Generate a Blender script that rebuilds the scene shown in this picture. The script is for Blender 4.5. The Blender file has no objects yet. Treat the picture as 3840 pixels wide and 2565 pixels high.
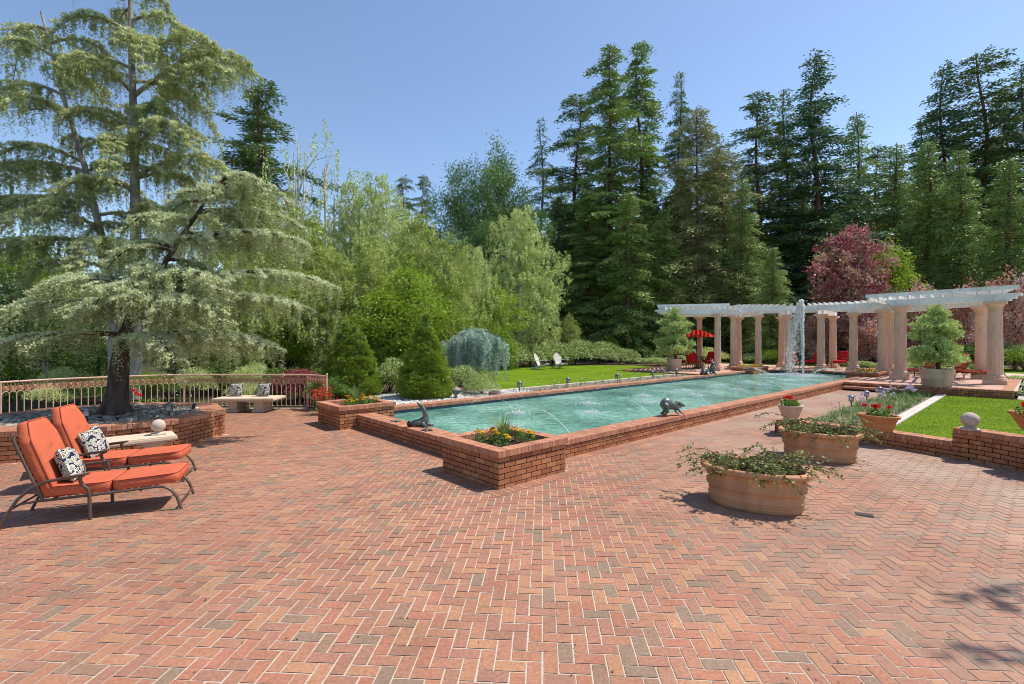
import bpy, math, random
import numpy as np
from mathutils import Vector
sc = bpy.context.scene
COL = sc.collection
PI = math.pi
random.seed(11)
rng = np.random.default_rng(11)

# ------------------------------------------------------------------ mesh helpers
class MB:
    """collects vertices and faces and links them as ONE mesh object"""
    def __init__(s):
        s.v = []; s.f = []; s.n = 0
    def add(s, V, F, mat=0, rnd=None, smooth=False):
        V = np.asarray(V, float).reshape(-1, 3); F = np.asarray(F, int)
        if F.ndim == 1: F = F[None]
        if rnd is None: rnd = random.random()
        s.v.append(V); s.f.append((F + s.n, mat, np.broadcast_to(np.asarray(rnd, float), (len(F),)), smooth))
        s.n += len(V)
    def mesh(s, name, mats):
        me = bpy.data.meshes.new(name)
        V = np.concatenate(s.v)
        me.vertices.add(len(V)); me.vertices.foreach_set('co', V.ravel())
        loops = np.concatenate([f.ravel() for f, _, _, _ in s.f])
        tot = np.concatenate([np.full(len(f), f.shape[1]) for f, _, _, _ in s.f])
        start = np.concatenate([[0], np.cumsum(tot)[:-1]])
        me.loops.add(len(loops)); me.loops.foreach_set('vertex_index', loops)
        me.polygons.add(len(tot)); me.polygons.foreach_set('loop_start', start)
        me.polygons.foreach_set('material_index', np.concatenate([np.full(len(f), m) for f, m, _, _ in s.f]))
        me.polygons.foreach_set('use_smooth', np.concatenate([np.full(len(f), sm) for f, _, _, sm in s.f]))
        a = me.attributes.new('rnd', 'FLOAT', 'FACE')
        a.data.foreach_set('value', np.concatenate([r for _, _, r, _ in s.f]))
        for m in (mats if isinstance(mats, (list, tuple)) else [mats]): me.materials.append(m)
        me.update(calc_edges=True)
        return me
    def build(s, name, mats, parent=None, **props):
        o = bpy.data.objects.new(name, s.mesh(name, mats)); COL.objects.link(o)
        if parent is not None: o.parent = parent
        for k, v in props.items(): o[k] = v
        return o
    # primitives
    def box(s, c, d, ang=0, mat=0, rnd=None):
        """centre c, full size d, turned by ang about z"""
        x, y, z = [k / 2 for k in d]
        P = np.array([(-x,-y,-z),(x,-y,-z),(x,y,-z),(-x,y,-z),(-x,-y,z),(x,-y,z),(x,y,z),(-x,y,z)])
        ca, sa = math.cos(ang), math.sin(ang)
        Q = np.stack([P[:,0]*ca-P[:,1]*sa, P[:,0]*sa+P[:,1]*ca, P[:,2]], 1) + np.array(c)
        s.add(Q, [(0,3,2,1),(4,5,6,7),(0,1,5,4),(1,2,6,5),(2,3,7,6),(3,0,4,7)], mat, rnd)
    def obox(s, p0, p1, w, h, mat=0, rnd=None, up=(0,0,1)):
        """a board from p0 to p1, w across, h along up"""
        p0 = np.array(p0, float); p1 = np.array(p1, float); d = p1-p0; d /= np.linalg.norm(d)
        up = np.array(up, float); sd = np.cross(d, up); sd /= np.linalg.norm(sd); up = np.cross(sd, d)
        P = []
        for q in (p0, p1):
            for a, b in ((-1,-1),(1,-1),(1,1),(-1,1)): P.append(q + sd*a*w/2 + up*b*h/2)
        s.add(P, [(0,1,2,3),(7,6,5,4),(0,4,5,1),(1,5,6,2),(2,6,7,3),(3,7,4,0)], mat, rnd)
    def tube(s, path, rad, seg=8, mat=0, rnd=None, cap=True, smooth=True):
        P = np.asarray(path, float); n = len(P)
        R = np.broadcast_to(np.asarray(rad, float), (n,))
        T = np.gradient(P, axis=0); T /= np.linalg.norm(T, axis=1)[:,None] + 1e-12
        ref = np.array([0,0,1.]) if abs(T[0][2]) < .8 else np.array([1.,0,0])
        U = np.cross(T, ref); U /= np.linalg.norm(U, axis=1)[:,None] + 1e-12
        W_ = np.cross(T, U)
        a = np.arange(seg) * 2*PI/seg
        V = P[:,None] + R[:,None,None]*(np.cos(a)[None,:,None]*U[:,None] + np.sin(a)[None,:,None]*W_[:,None])
        i = np.arange(n-1)[:,None]*seg; j = np.arange(seg)[None]; k = (j+1) % seg
        F = np.stack([i+j, i+k, i+seg+k, i+seg+j], -1).reshape(-1, 4)
        if rnd is None: rnd = random.random()
        s.add(V.reshape(-1,3), F, mat, rnd, smooth)
        if cap:
            s.add(V[0], np.arange(seg)[::-1][None], mat, rnd); s.add(V[-1], np.arange(seg)[None], mat, rnd)
    def lathe(s, prof, seg=24, c=(0,0,0), sc_=(1,1), mat=0, rnd=None, smooth=True, power=1.0, flute=0, fr=(0,0), wob=0):
        """prof: (radius, z) from bottom to top; sc_ squashes x and y; power<1 makes it stadium-like"""
        prof = np.asarray(prof, float); a = np.arange(seg)*2*PI/seg
        ca = np.sign(np.cos(a))*np.abs(np.cos(a))**power; sa = np.sign(np.sin(a))*np.abs(np.sin(a))**power
        V = []
        for i, (r, z) in enumerate(prof):
            rr = np.full(seg, r)
            if flute and fr[0] <= i <= fr[1]: rr = r*(1 - flute*(np.arange(seg) % 2))
            if wob: rr = rr*(1+wob*np.sin(a*3+i)*.5)
            V.append(np.stack([c[0]+rr*ca*sc_[0], c[1]+rr*sa*sc_[1], np.full(seg, c[2]+z)], 1))
        V = np.concatenate(V); n = len(prof)
        i = np.arange(n-1)[:,None]*seg; j = np.arange(seg)[None]; k = (j+1) % seg
        F = np.stack([i+j, i+k, i+seg+k, i+seg+j], -1).reshape(-1,4)
        if rnd is None: rnd = random.random()
        s.add(V, F, mat, rnd, smooth)
        s.add(V[:seg], np.arange(seg)[::-1][None], mat, rnd); s.add(V[-seg:], np.arange(seg)[None], mat, rnd)
    def ell(s, c, r, nu=16, nv=10, mat=0, rnd=None, e=1.0, rot=None, smooth=True):
        """(super)ellipsoid; e<1 is boxier"""
        u = np.arange(nu)*2*PI/nu; v = np.linspace(-PI/2, PI/2, nv+1)
        f = lambda t: np.sign(t)*np.abs(t)**e
        V = np.array([[f(np.cos(b))*f(np.cos(a)), f(np.cos(b))*f(np.sin(a)), f(np.sin(b))] for b in v for a in u]) * np.array(r)
        if rot is not None: V = V @ np.array(rot).T
        V = V + np.array(c)
        i = np.arange(nv)[:,None]*nu; j = np.arange(nu)[None]; k = (j+1) % nu
        s.add(V, np.stack([i+j, i+k, i+nu+k, i+nu+j], -1).reshape(-1,4), mat, rnd, smooth)
    def poly(s, pts, z, mat=0, rnd=0.5):
        s.add([(x, y, z) for x, y in pts], np.arange(len(pts))[None], mat, rnd)
    def prism(s, pts, z0, z1, mat=0, rnd=0.5, top=True):
        n = len(pts)
        V = [(x,y,z0) for x,y in pts] + [(x,y,z1) for x,y in pts]
        s.add(V, [(i,(i+1)%n,n+(i+1)%n,n+i) for i in range(n)], mat, rnd)
        if top: s.add(V[n:], np.arange(n)[None], mat, rnd)
    def drops(s, P, r, stretch=1.0, mat=0, rnd=None):
        """octahedral water drops"""
        P = np.asarray(P, float); n = len(P); r = np.broadcast_to(r, (n,))[:,None,None]
        O = np.array([(1,0,0),(0,1,0),(-1,0,0),(0,-1,0),(0,0,stretch),(0,0,-stretch)])
        V = (P[:,None] + O[None]*r).reshape(-1,3)
        T = np.array([(0,1,4),(1,2,4),(2,3,4),(3,0,4),(1,0,5),(2,1,5),(3,2,5),(0,3,5)])
        F = (np.arange(n)[:,None,None]*6 + T[None]).reshape(-1,3)
        s.add(V, F, mat, np.repeat(rng.random(n), 8), True)
    def leaves(s, P, D, L, Wd, rnd, flat=0.0, mat=0):
        """one small pointed leaf per point P along direction D"""
        P = np.asarray(P, float); n = len(P)
        if n == 0: return
        D = np.asarray(D, float); D = D/(np.linalg.norm(D, axis=1)[:,None]+1e-9)
        R = rng.normal(size=(n,3)); R /= np.linalg.norm(R, axis=1)[:,None]
        R = R*(1-flat) + np.array([0,0,1.])*flat
        S = np.cross(D, R); S /= np.linalg.norm(S, axis=1)[:,None]+1e-9
        L = np.broadcast_to(L, (n,))[:,None]; Wd = np.broadcast_to(Wd, (n,))[:,None]
        V = np.stack([P, P+D*L*.5+S*Wd*.5, P+D*L, P+D*L*.5-S*Wd*.5], 1).reshape(-1,3)
        s.add(V, np.arange(4*n).reshape(n,4), mat, rnd)

def thing(name, label, cat, loc=(0,0,0), rotz=0, group=None):
    o = bpy.data.objects.new(name, None); COL.objects.link(o)
    o.location = loc; o.rotation_euler = (0,0,rotz); o['label'] = label; o['category'] = cat
    o.empty_display_size = .1
    if group: o['group'] = group
    return o
def tag(o, label, cat, group=None):
    o['label'] = label; o['category'] = cat
    if group: o['group'] = group
    return o
KIDS = {}
def dup(root, loc, rotz=0, scale=1.0, label=None, group=None):
    """a copy of a thing with copies of its parts and sub-parts"""
    r = root.copy(); COL.objects.link(r); r.location = loc; r.rotation_euler = (0,0,rotz)
    r.scale = (scale,)*3 if isinstance(scale, (int,float)) else scale
    if label: r['label'] = label
    if group: r['group'] = group
    if root.name not in KIDS: KIDS[root.name] = [(c, [g for g in bpy.data.objects if g.parent == c]) for c in bpy.data.objects if c.parent == root]
    for ch, gs in KIDS[root.name]:
        c = ch.copy(); COL.objects.link(c); c.parent = r
        for g in gs:
            d = g.copy(); COL.objects.link(d); d.parent = c
    return r

# ------------------------------------------------------------------ materials
def nodes(name):
    m = bpy.data.materials.new(name); m.use_nodes = True
    nt = m.node_tree; nt.nodes.clear()
    out = nt.nodes.new('ShaderNodeOutputMaterial')
    return m, nt, out
def ramp(nt, fac, cols, interp='LINEAR', pos=None):
    r = nt.nodes.new('ShaderNodeValToRGB'); r.color_ramp.interpolation = interp
    el = r.color_ramp.elements
    while len(el) < len(cols): el.new(.5)
    for i, c in enumerate(cols):
        el[i].position = pos[i] if pos else (i/(len(cols)-1) if interp == 'LINEAR' else i/len(cols))
        el[i].color = (*c, 1)
    nt.links.new(fac, r.inputs[0]); return r.outputs[0]
def noise(nt, scale, detail=4, vec=None, rough=.55, stretch=None):
    n = nt.nodes.new('ShaderNodeTexNoise'); n.inputs['Scale'].default_value = scale; n.inputs['Detail'].default_value = detail
    n.inputs['Roughness'].default_value = rough
    if vec is None:
        tc = nt.nodes.new('ShaderNodeTexCoord'); vec = tc.outputs['Object']
    if stretch:
        mp = nt.nodes.new('ShaderNodeMapping'); mp.inputs['Scale'].default_value = stretch
        if len(stretch) > 3: pass
        nt.links.new(vec, mp.inputs[0]); vec = mp.outputs[0]
    nt.links.new(vec, n.inputs['Vector']); return n.outputs[0]
def mul(nt, a, b):
    m = nt.nodes.new('ShaderNodeMix'); m.data_type = 'RGBA'; m.blend_type = 'MULTIPLY'; m.inputs[0].default_value = 1
    nt.links.new(a, m.inputs[6]); nt.links.new(b, m.inputs[7]); return m.outputs[2]
def mixc(nt, f, a, b):
    m = nt.nodes.new('ShaderNodeMix'); m.data_type = 'RGBA'
    nt.links.new(f, m.inputs[0]); nt.links.new(a, m.inputs[6])
    if isinstance(b, tuple): m.inputs[7].default_value = (*b, 1)
    else: nt.links.new(b, m.inputs[7])
    return m.outputs[2]
def Mat(name, cols, rough=.7, nz=None, bump=None, spec=.4, metal=0, trans=0, interp='LINEAR', stretch=None, extra=None):
    """cols: one colour or a list spread over each face's own random number"""
    m, nt, out = nodes(name)
    p = nt.nodes.new('ShaderNodeBsdfPrincipled')
    if isinstance(cols, tuple): cols = [cols, cols]
    at = nt.nodes.new('ShaderNodeAttribute'); at.attribute_name = 'rnd'
    c = ramp(nt, at.outputs['Fac'], cols, interp)
    for z in ([nz] if nz and not isinstance(nz[0], (list,tuple)) else (nz or [])):
        lo, hi = 1-z[1], 1+z[1]
        c = mul(nt, c, ramp(nt, noise(nt, z[0], 5, stretch=stretch), [(lo,)*3, (hi,)*3], pos=[.3,.7]))
    if extra: c = extra(nt, c)
    nt.links.new(c, p.inputs['Base Color'])
    p.inputs['Roughness'].default_value = rough; p.inputs['Metallic'].default_value = metal
    p.inputs['Specular IOR Level'].default_value = spec
    if bump:
        b = nt.nodes.new('ShaderNodeBump'); b.inputs['Strength'].default_value = bump[1]; b.inputs['Distance'].default_value = bump[2] if len(bump) > 2 else .01
        nt.links.new(noise(nt, bump[0], 5, stretch=stretch), b.inputs['Height']); nt.links.new(b.outputs[0], p.inputs['Normal'])
    if trans:
        t = nt.nodes.new('ShaderNodeBsdfTranslucent'); nt.links.new(c, t.inputs[0])
        mx = nt.nodes.new('ShaderNodeMixShader'); mx.inputs[0].default_value = trans
        nt.links.new(p.outputs[0], mx.inputs[1]); nt.links.new(t.outputs[0], mx.inputs[2]); nt.links.new(mx.outputs[0], out.inputs[0])
    else: nt.links.new(p.outputs[0], out.inputs[0])
    return m
def sc_cols(cs, k): return [tuple(min(1, v*k) for v in c) for c in cs]

def bloom(nt, c):
    # whitish efflorescence patches on the weathered right side of the terrace
    tc = nt.nodes.new('ShaderNodeTexCoord'); sx = nt.nodes.new('ShaderNodeSeparateXYZ'); nt.links.new(tc.outputs['Object'], sx.inputs[0])
    mr = nt.nodes.new('ShaderNodeMapRange'); mr.inputs[1].default_value = 1.5; mr.inputs[2].default_value = 6.5; mr.inputs[4].default_value = .62
    nt.links.new(sx.outputs[0], mr.inputs[0])
    n = ramp(nt, noise(nt, .55, 5), [(.15,)*3, (1,)*3], pos=[.38, .62])
    mm = nt.nodes.new('ShaderNodeMath'); mm.operation = 'MULTIPLY'; nt.links.new(mr.outputs[0], mm.inputs[0]); nt.links.new(n, mm.inputs[1])
    return mixc(nt, mm.outputs[0], c, (.38,.30,.24))
PAVE = [(0.312, 0.137, 0.083), (0.322, 0.151, 0.09), (0.287, 0.139, 0.09), (0.351, 0.181, 0.101), (0.317, 0.151, 0.094), (0.243, 0.144, 0.095), (0.327, 0.156, 0.097), (0.272, 0.134, 0.09), (0.342, 0.169, 0.097), (0.223, 0.147, 0.101), (0.322, 0.137, 0.088), (0.297, 0.141, 0.095), (0.307, 0.151, 0.097), (0.277, 0.141, 0.095)]
m_pave = Mat('paver_brick', PAVE, .75, nz=[(.35,.14),(2.2,.10),(40,.22)], bump=(60,.3,.004), interp='CONSTANT', extra=bloom, spec=.25)
m_mortar = Mat('paving_mortar', (.47,.385,.305), .9, nz=(30,.12), spec=.1)
m_brick = Mat('wall_brick', [(.33,.125,.055),(.37,.15,.07),(.29,.10,.05),(.41,.18,.08),(.34,.13,.06),(.31,.125,.06)], .7, nz=[(2,.12),(50,.12)], bump=(70,.3,.004), interp='CONSTANT', spec=.25)
m_cope = Mat('coping_brick', [(.42,.19,.11),(.38,.165,.10),(.46,.22,.13),(.35,.15,.09)], .7, nz=[(1.5,.15),(50,.15)], bump=(70,.3,.004), interp='CONSTANT', spec=.25)
m_dmortar = Mat('dark_wall_mortar', (.035,.018,.014), .95, spec=.05)
m_wood_white = Mat('weathered_white_paint', (.74,.73,.70), .6, nz=[(1.2,.14),(9,.10)], bump=(14,.15,.006))
m_column = Mat('pink_cast_stone', (.62,.41,.30), .85, nz=[(2.5,.2),(22,.1)], bump=(30,.25,.006), spec=.15, stretch=(1,1,.25))
m_stone = Mat('cream_cast_stone', (.56,.44,.33), .85, nz=[(4,.08),(30,.05)], bump=(50,.2,.004), spec=.15)
m_sphere = Mat('weathered_ball_stone', (.46,.37,.31), .9, nz=[(9,.2),(40,.1)], bump=(40,.3,.005), spec=.1)
m_tub = Mat('aged_terracotta_tub', (.45,.235,.125), .85, nz=[(1.6,.2),(9,.16)], bump=(40,.2,.004), spec=.15, stretch=(1,1,.22))
m_pot = Mat('terracotta', (.46,.19,.075), .75, nz=[(5,.12)], bump=(40,.2,.003), spec=.2)
m_palepot = Mat('pale_terracotta_pot', (.52,.38,.29), .85, nz=[(4,.14),(20,.08)], bump=(40,.2,.004), spec=.15, stretch=(1,1,.3))
m_soil = Mat('potting_soil', (.055,.032,.022), 1, nz=(30,.5), bump=(40,1,.02), spec=.1)
m_rail = Mat('copper_pink_paint', (.55,.36,.27), .5, nz=(6,.1), spec=.4)
m_rail_o = Mat('rusty_pink_scrollwork', (.50,.25,.17), .55, nz=(6,.1), spec=.4)
m_tile = Mat('dark_blue_pool_tile', [(.012,.03,.045),(.02,.045,.06),(.01,.022,.035)], .25, interp='CONSTANT', spec=.5)
m_gravel = Mat('white_pebbles', [(.62,.60,.56),(.50,.47,.42),(.72,.70,.66),(.40,.37,.33)], .8, spec=.2)
m_river = Mat('river_stones', [(.16,.145,.12),(.30,.24,.18),(.09,.085,.08),(.44,.38,.30),(.22,.16,.115),(.14,.14,.14)], .5, nz=(20,.15), spec=.4)
m_bark = Mat('brown_bark', (.085,.06,.048), .95, nz=(9,.45), bump=(12,1,.03), spec=.1, stretch=(1,1,.3))
m_redbark = Mat('redwood_bark', (.15,.085,.06), .95, nz=(6,.4), bump=(9,1,.04), spec=.1, stretch=(1,1,.15))
m_palebark = Mat('lichen_pale_bark', (.30,.275,.245), .9, nz=(5,.5), bump=(12,1,.03), spec=.1, stretch=(1,1,.4))
m_birchbark = Mat('birch_bark', (.52,.48,.42), .8, nz=(4,.5), spec=.1, stretch=(1,1,2))
m_orange = Mat('terracotta_orange_canvas', (.48,.115,.058), .9, nz=[(3,.09),(120,.10)], bump=(4,.7,.04), spec=.1)
m_red = Mat('red_canvas', (.42,.018,.022), .9, nz=(5,.08), bump=(7,.2,.02), spec=.1)
m_umb = Mat('red_umbrella_canvas', (.60,.035,.02), .85, trans=.35, spec=.1)
m_bronze_metal = Mat('brown_powder_coat', (.085,.055,.042), .4, nz=(8,.12), spec=.5)
m_dark_metal = Mat('black_iron', (.02,.018,.017), .45, spec=.5)
m_lampglass = Mat('frosted_lamp_pane', (.42,.41,.38), .35, spec=.5)
m_bronze = Mat('verdigris_bronze', (.095,.12,.105), .42, nz=[(12,.45),(50,.15)], bump=(30,.3,.006), metal=.35, spec=.5)
m_greystone = Mat('grey_garden_stone', (.24,.225,.20), .95, nz=(12,.25), bump=(30,.5,.01), spec=.1)
m_white_drop = Mat('water_spray', (.97,.98,.98), .5, trans=.5, spec=.5)
m_stucco = Mat('brown_stucco', (.27,.165,.115), .95, nz=(3,.12), spec=.1)
m_concrete = Mat('pale_concrete_edging', (.50,.45,.39), .9, nz=[(3,.12),(20,.08)], spec=.1)
m_adk = Mat('sun_bleached_white_boards', (.55,.53,.49), .75, nz=(10,.12), spec=.2)
m_grate = Mat('cast_iron_grate', (.05,.052,.048), .6, spec=.4)
# foliage
def Leaf(name, cols, trans=.3, rough=.5, k=1.0): return Mat(name, sc_cols(cols, k), rough, trans=trans, spec=.3)
m_cedar = Leaf('silver_green_needles', [(.17,.21,.075),(.34,.39,.17),(.53,.58,.31),(.62,.66,.40)], 0.15, k=1.05)
m_cedar2 = Leaf('grey_green_needles', [(.15,.19,.055),(.31,.36,.125),(.51,.55,.24),(.59,.62,.31)], 0.15, k=1.05)
m_redwood = Leaf('dark_conifer_needles', [(.03,.07,.022),(.085,.15,.04),(.20,.28,.08),(.05,.10,.03)], 0.1, k=1.15)
m_redwood2 = Leaf('mid_green_conifer_needles', [(.05,.11,.03),(.14,.23,.055),(.29,.38,.11),(.08,.15,.04)], 0.1, k=1.2)
m_oliveco = Leaf('olive_conifer_needles', [(.06,.075,.025),(.12,.135,.045),(.19,.20,.08),(.08,.09,.03)], 0.1, k=1.9)
m_blueco = Leaf('blue_green_conifer_needles', [(.02,.065,.038),(.07,.145,.07),(.15,.24,.12),(.035,.085,.045)], 0.1, k=1.2)
m_birch = Leaf('fresh_green_birch_leaves', [(.12,.17,.03),(.28,.35,.07),(.46,.51,.16),(.17,.24,.04)], 0.28, k=1.15)
m_birch2 = Leaf('pale_green_birch_leaves', [(.20,.26,.07),(.38,.45,.14),(.54,.60,.25),(.24,.32,.09)], 0.25, k=1.15)
m_oak = Leaf('dark_broad_leaves', [(.02,.05,.015),(.05,.10,.025),(.10,.16,.035)], 0.15, k=2.0)
m_lime = Leaf('yellow_green_leaves', [(.16,.24,.02),(.26,.36,.035),(.12,.20,.02)], .45, k=1.2)
m_spruce = Leaf('yellow_green_spruce_needles', [(.06,.11,.012),(.20,.28,.03),(.32,.40,.055)], 0.15, k=1.15)
m_blue = Leaf('blue_grey_cedar_needles', [(.11,.17,.13),(.24,.32,.26),(.42,.50,.42)], 0.15, k=1.56)
m_plum = Leaf('purple_plum_leaves', [(.14,.035,.045),(.34,.09,.11),(.52,.22,.23),(.28,.26,.10),(.58,.36,.34)], .35, k=1.05)
m_smoke = Leaf('pink_and_bronze_leaves', [(.30,.18,.17),(.48,.36,.33),(.40,.13,.07),(.12,.12,.05)], .35, k=1.35)
m_maple = Leaf('dark_red_maple_leaves', [(.07,.015,.018),(.14,.03,.03),(.20,.055,.045)], .3, k=1.6)
m_shrub = Leaf('azalea_leaves', [(.045,.08,.018),(.12,.17,.035),(.24,.28,.10),(.40,.42,.26)], 0.2, k=1.76)
m_shrub2 = Leaf('glossy_shrub_leaves', [(.02,.05,.012),(.07,.13,.022),(.16,.24,.04)], .3, k=1.7)
m_grassblade = Leaf('lawn_blades', [(.11,.18,.008),(.15,.235,.012),(.09,.15,.008),(.20,.24,.03)], .35)
m_strap = Leaf('strap_leaves', [(.07,.14,.03),(.14,.22,.05),(.24,.30,.11)], .3, k=1.2)
m_pine = Leaf('pine_needles', [(.10,.14,.045),(.19,.23,.08),(.28,.31,.14)], 0.15, k=2.50)
m_tubleaf = Leaf('bronze_green_leaves', [(.05,.08,.018),(.12,.15,.035),(.17,.12,.05),(.09,.13,.03),(.22,.24,.10)], .3, k=1.5)
m_yellow = Leaf('yellow_petals', [(.75,.50,.01),(.80,.60,.02)], .3)
m_orangef = Leaf('orange_petals', [(.75,.22,.01),(.80,.32,.01)], .3)
m_redf = Leaf('scarlet_petals', [(.60,.01,.01),(.72,.03,.02)], .3)
m_lilac = Leaf('lilac_petals', [(.50,.40,.62),(.66,.58,.74)], .3)
m_whitef = Leaf('white_petals', [(.72,.70,.66),(.62,.58,.62)], .3)
m_forest = Leaf('forest_mass_leaves', [(.008,.022,.012),(.016,.04,.018),(.03,.06,.025)], .15, k=1.6)

def ground_mat(name, c1, c2, scale, rough=1, b=.5):
    m, nt, out = nodes(name); p = nt.nodes.new('ShaderNodeBsdfPrincipled')
    c = ramp(nt, noise(nt, scale, 8), [c1, c2], pos=[.35,.65])
    c = mul(nt, c, ramp(nt, noise(nt, scale*25, 3), [(.6,)*3,(1.4,)*3], pos=[.3,.7]))
    nt.links.new(c, p.inputs['Base Color']); p.inputs['Roughness'].default_value = rough; p.inputs['Specular IOR Level'].default_value = .1
    bp = nt.nodes.new('ShaderNodeBump'); bp.inputs['Strength'].default_value = b; bp.inputs['Distance'].default_value = .03
    nt.links.new(noise(nt, scale*25, 4), bp.inputs['Height']); nt.links.new(bp.outputs[0], p.inputs['Normal'])
    nt.links.new(p.outputs[0], out.inputs[0]); return m
m_earth = ground_mat('leaf_litter_ground', (.03,.028,.015), (.06,.065,.025), 1.2)
m_mulch = ground_mat('garden_mulch', (.07,.045,.03), (.13,.09,.06), 2)
m_lawn = ground_mat('mown_lawn', (.085,.145,.004), (.13,.205,.008), .8, b=.8)
m_bedsoil = ground_mat('grey_brown_bed_soil', (.16,.135,.10), (.27,.235,.19), 3, b=1)
m_pebbed = ground_mat('pale_gravel_bed', (.42,.38,.32), (.58,.54,.48), 3, b=1)

def water_mat():
    m, nt, out = nodes('teal_pool_water'); p = nt.nodes.new('ShaderNodeBsdfPrincipled')
    tc = nt.nodes.new('ShaderNodeTexCoord')
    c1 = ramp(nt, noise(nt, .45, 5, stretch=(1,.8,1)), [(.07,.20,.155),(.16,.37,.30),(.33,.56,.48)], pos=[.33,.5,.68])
    w = ramp(nt, noise(nt, 5.5, 6, rough=.7, stretch=(1,1,1)), [(.50,)*3,(.85,)*3,(1.1,)*3,(1.9,)*3], pos=[.32,.48,.60,.74])  # pale streaks painted into the colour stand in for sunlight rippling in the pool
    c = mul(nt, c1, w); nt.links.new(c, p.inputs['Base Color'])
    p.inputs['Roughness'].default_value = .06; p.inputs['IOR'].default_value = 1.33; p.inputs['Specular IOR Level'].default_value = .5
    b = nt.nodes.new('ShaderNodeBump'); b.inputs['Strength'].default_value = .55; b.inputs['Distance'].default_value = .05
    nt.links.new(noise(nt, 6, 5, rough=.6), b.inputs['Height']); nt.links.new(b.outputs[0], p.inputs['Normal'])
    nt.links.new(p.outputs[0], out.inputs[0]); return m
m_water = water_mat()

def pillow_mat():
    m, nt, out = nodes('paisley_print_fabric'); p = nt.nodes.new('ShaderNodeBsdfPrincipled')
    tc = nt.nodes.new('ShaderNodeTexCoord')
    v = nt.nodes.new('ShaderNodeTexVoronoi'); v.inputs['Scale'].default_value = 24; v.feature = 'F1'
    nz_ = nt.nodes.new('ShaderNodeTexNoise'); nz_.inputs['Scale'].default_value = 6
    nt.links.new(tc.outputs['Object'], nz_.inputs['Vector'])
    mx = nt.nodes.new('ShaderNodeMix'); mx.data_type = 'RGBA'; mx.inputs[0].default_value = .13
    nt.links.new(tc.outputs['Object'], mx.inputs[6]); nt.links.new(nz_.outputs['Color'], mx.inputs[7])
    nt.links.new(mx.outputs[2], v.inputs['Vector'])
    cr = ramp(nt, v.outputs['Distance'], [(.60,.27,.06),(.02,.025,.06),(.62,.58,.48),(.62,.58,.48),(.02,.025,.06),(.30,.33,.25),(.62,.58,.48),(.02,.025,.06)], 'CONSTANT', pos=[0,.10,.17,.24,.31,.38,.47,.58])
    nt.links.new(cr, p.inputs['Base Color']); p.inputs['Roughness'].default_value = .9; p.inputs['Specular IOR Level'].default_value = .1
    nt.links.new(p.outputs[0], out.inputs[0]); return m
m_pillow = pillow_mat()

# ------------------------------------------------------------------ the pool's own frame
O0 = np.array([-.178, 6.374]); AU = math.radians(42.08)
U = np.array([math.cos(AU), math.sin(AU)]); Vv = np.array([-U[1], U[0]])
def W(u, v): q = O0 + U*u + Vv*v; return (float(q[0]), float(q[1]))
def W3(u, v, z): return (*W(u, v), z)
def toUV(x, y):
    dx, dy = np.asarray(x)-O0[0], np.asarray(y)-O0[1]
    return dx*U[0]+dy*U[1], dx*Vv[0]+dy*Vv[1]
F_, CX, HY, CH = 1087.0, 1173.5, 782.0, 2.0
def SX(px, D): return (px-CX)*D/F_          # sideways place of something seen at px, D metres off
def SZ(py, D): return CH-(py-HY)*D/F_       # its height

# ------------------------------------------------------------------ brickwork
def brick_run(mb, p0, p1, z0, rows, rh=.076, L=.206, dep=.06, s0=0.0, mat=0, gap=.0125, out=1):
    """rows of stretcher bricks along p0->p1, faces looking to the right of that direction"""
    p0 = np.array(p0, float); p1 = np.array(p1, float); d = p1-p0; ln = np.linalg.norm(d); d /= ln
    n = np.array([d[1], -d[0]])*out; ang = math.atan2(d[1], d[0])
    for r in range(rows):
        x = -((s0 + (r % 2)*L/2) % L)
        while x < ln-.01:
            a, b = max(0, x+gap/2), min(ln, x+L-gap/2); 
            if x+L >= ln-.02: b = ln
            if b-a > .02:
                c = p0 + d*(a+b)/2 + n*(-dep/2 + random.uniform(0,.0025))
                mb.box((c[0], c[1], z0+rh*(r+.5)), (b-a, dep, rh-gap), ang, mat)
            x += L
def cope_run(mb, p0, p1, ztop, wid, h=.09, pitch=.069, over=.02, mat=1, gap=.006, out=1):
    """soldier bricks laid across the wall top, overhanging to the right of p0->p1"""
    p0 = np.array(p0, float); p1 = np.array(p1, float); d = p1-p0; ln = np.linalg.norm(d); d /= ln
    n = np.array([d[1], -d[0]])*out; ang = math.atan2(d[1], d[0])
    k = max(1, round(ln/pitch)); q = ln/k
    nw = 2 if wid > .3 else 1
    for i in range(k):
        for j in range(nw):
            ww = wid/nw
            c = p0 + d*(i+.5)*q + n*(over - ww*(j+.5))
            mb.box((c[0], c[1], ztop-h/2+random.uniform(-.0012,.0012)), (q-gap, ww-gap*.7, h-.004), ang, mat)
    c = p0 + d*ln/2 + n*(over - wid/2)
    mb.box((c[0], c[1], ztop-h/2-.003), (ln-.03, wid-.014, h-.012), ang, 2, .5)

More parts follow.
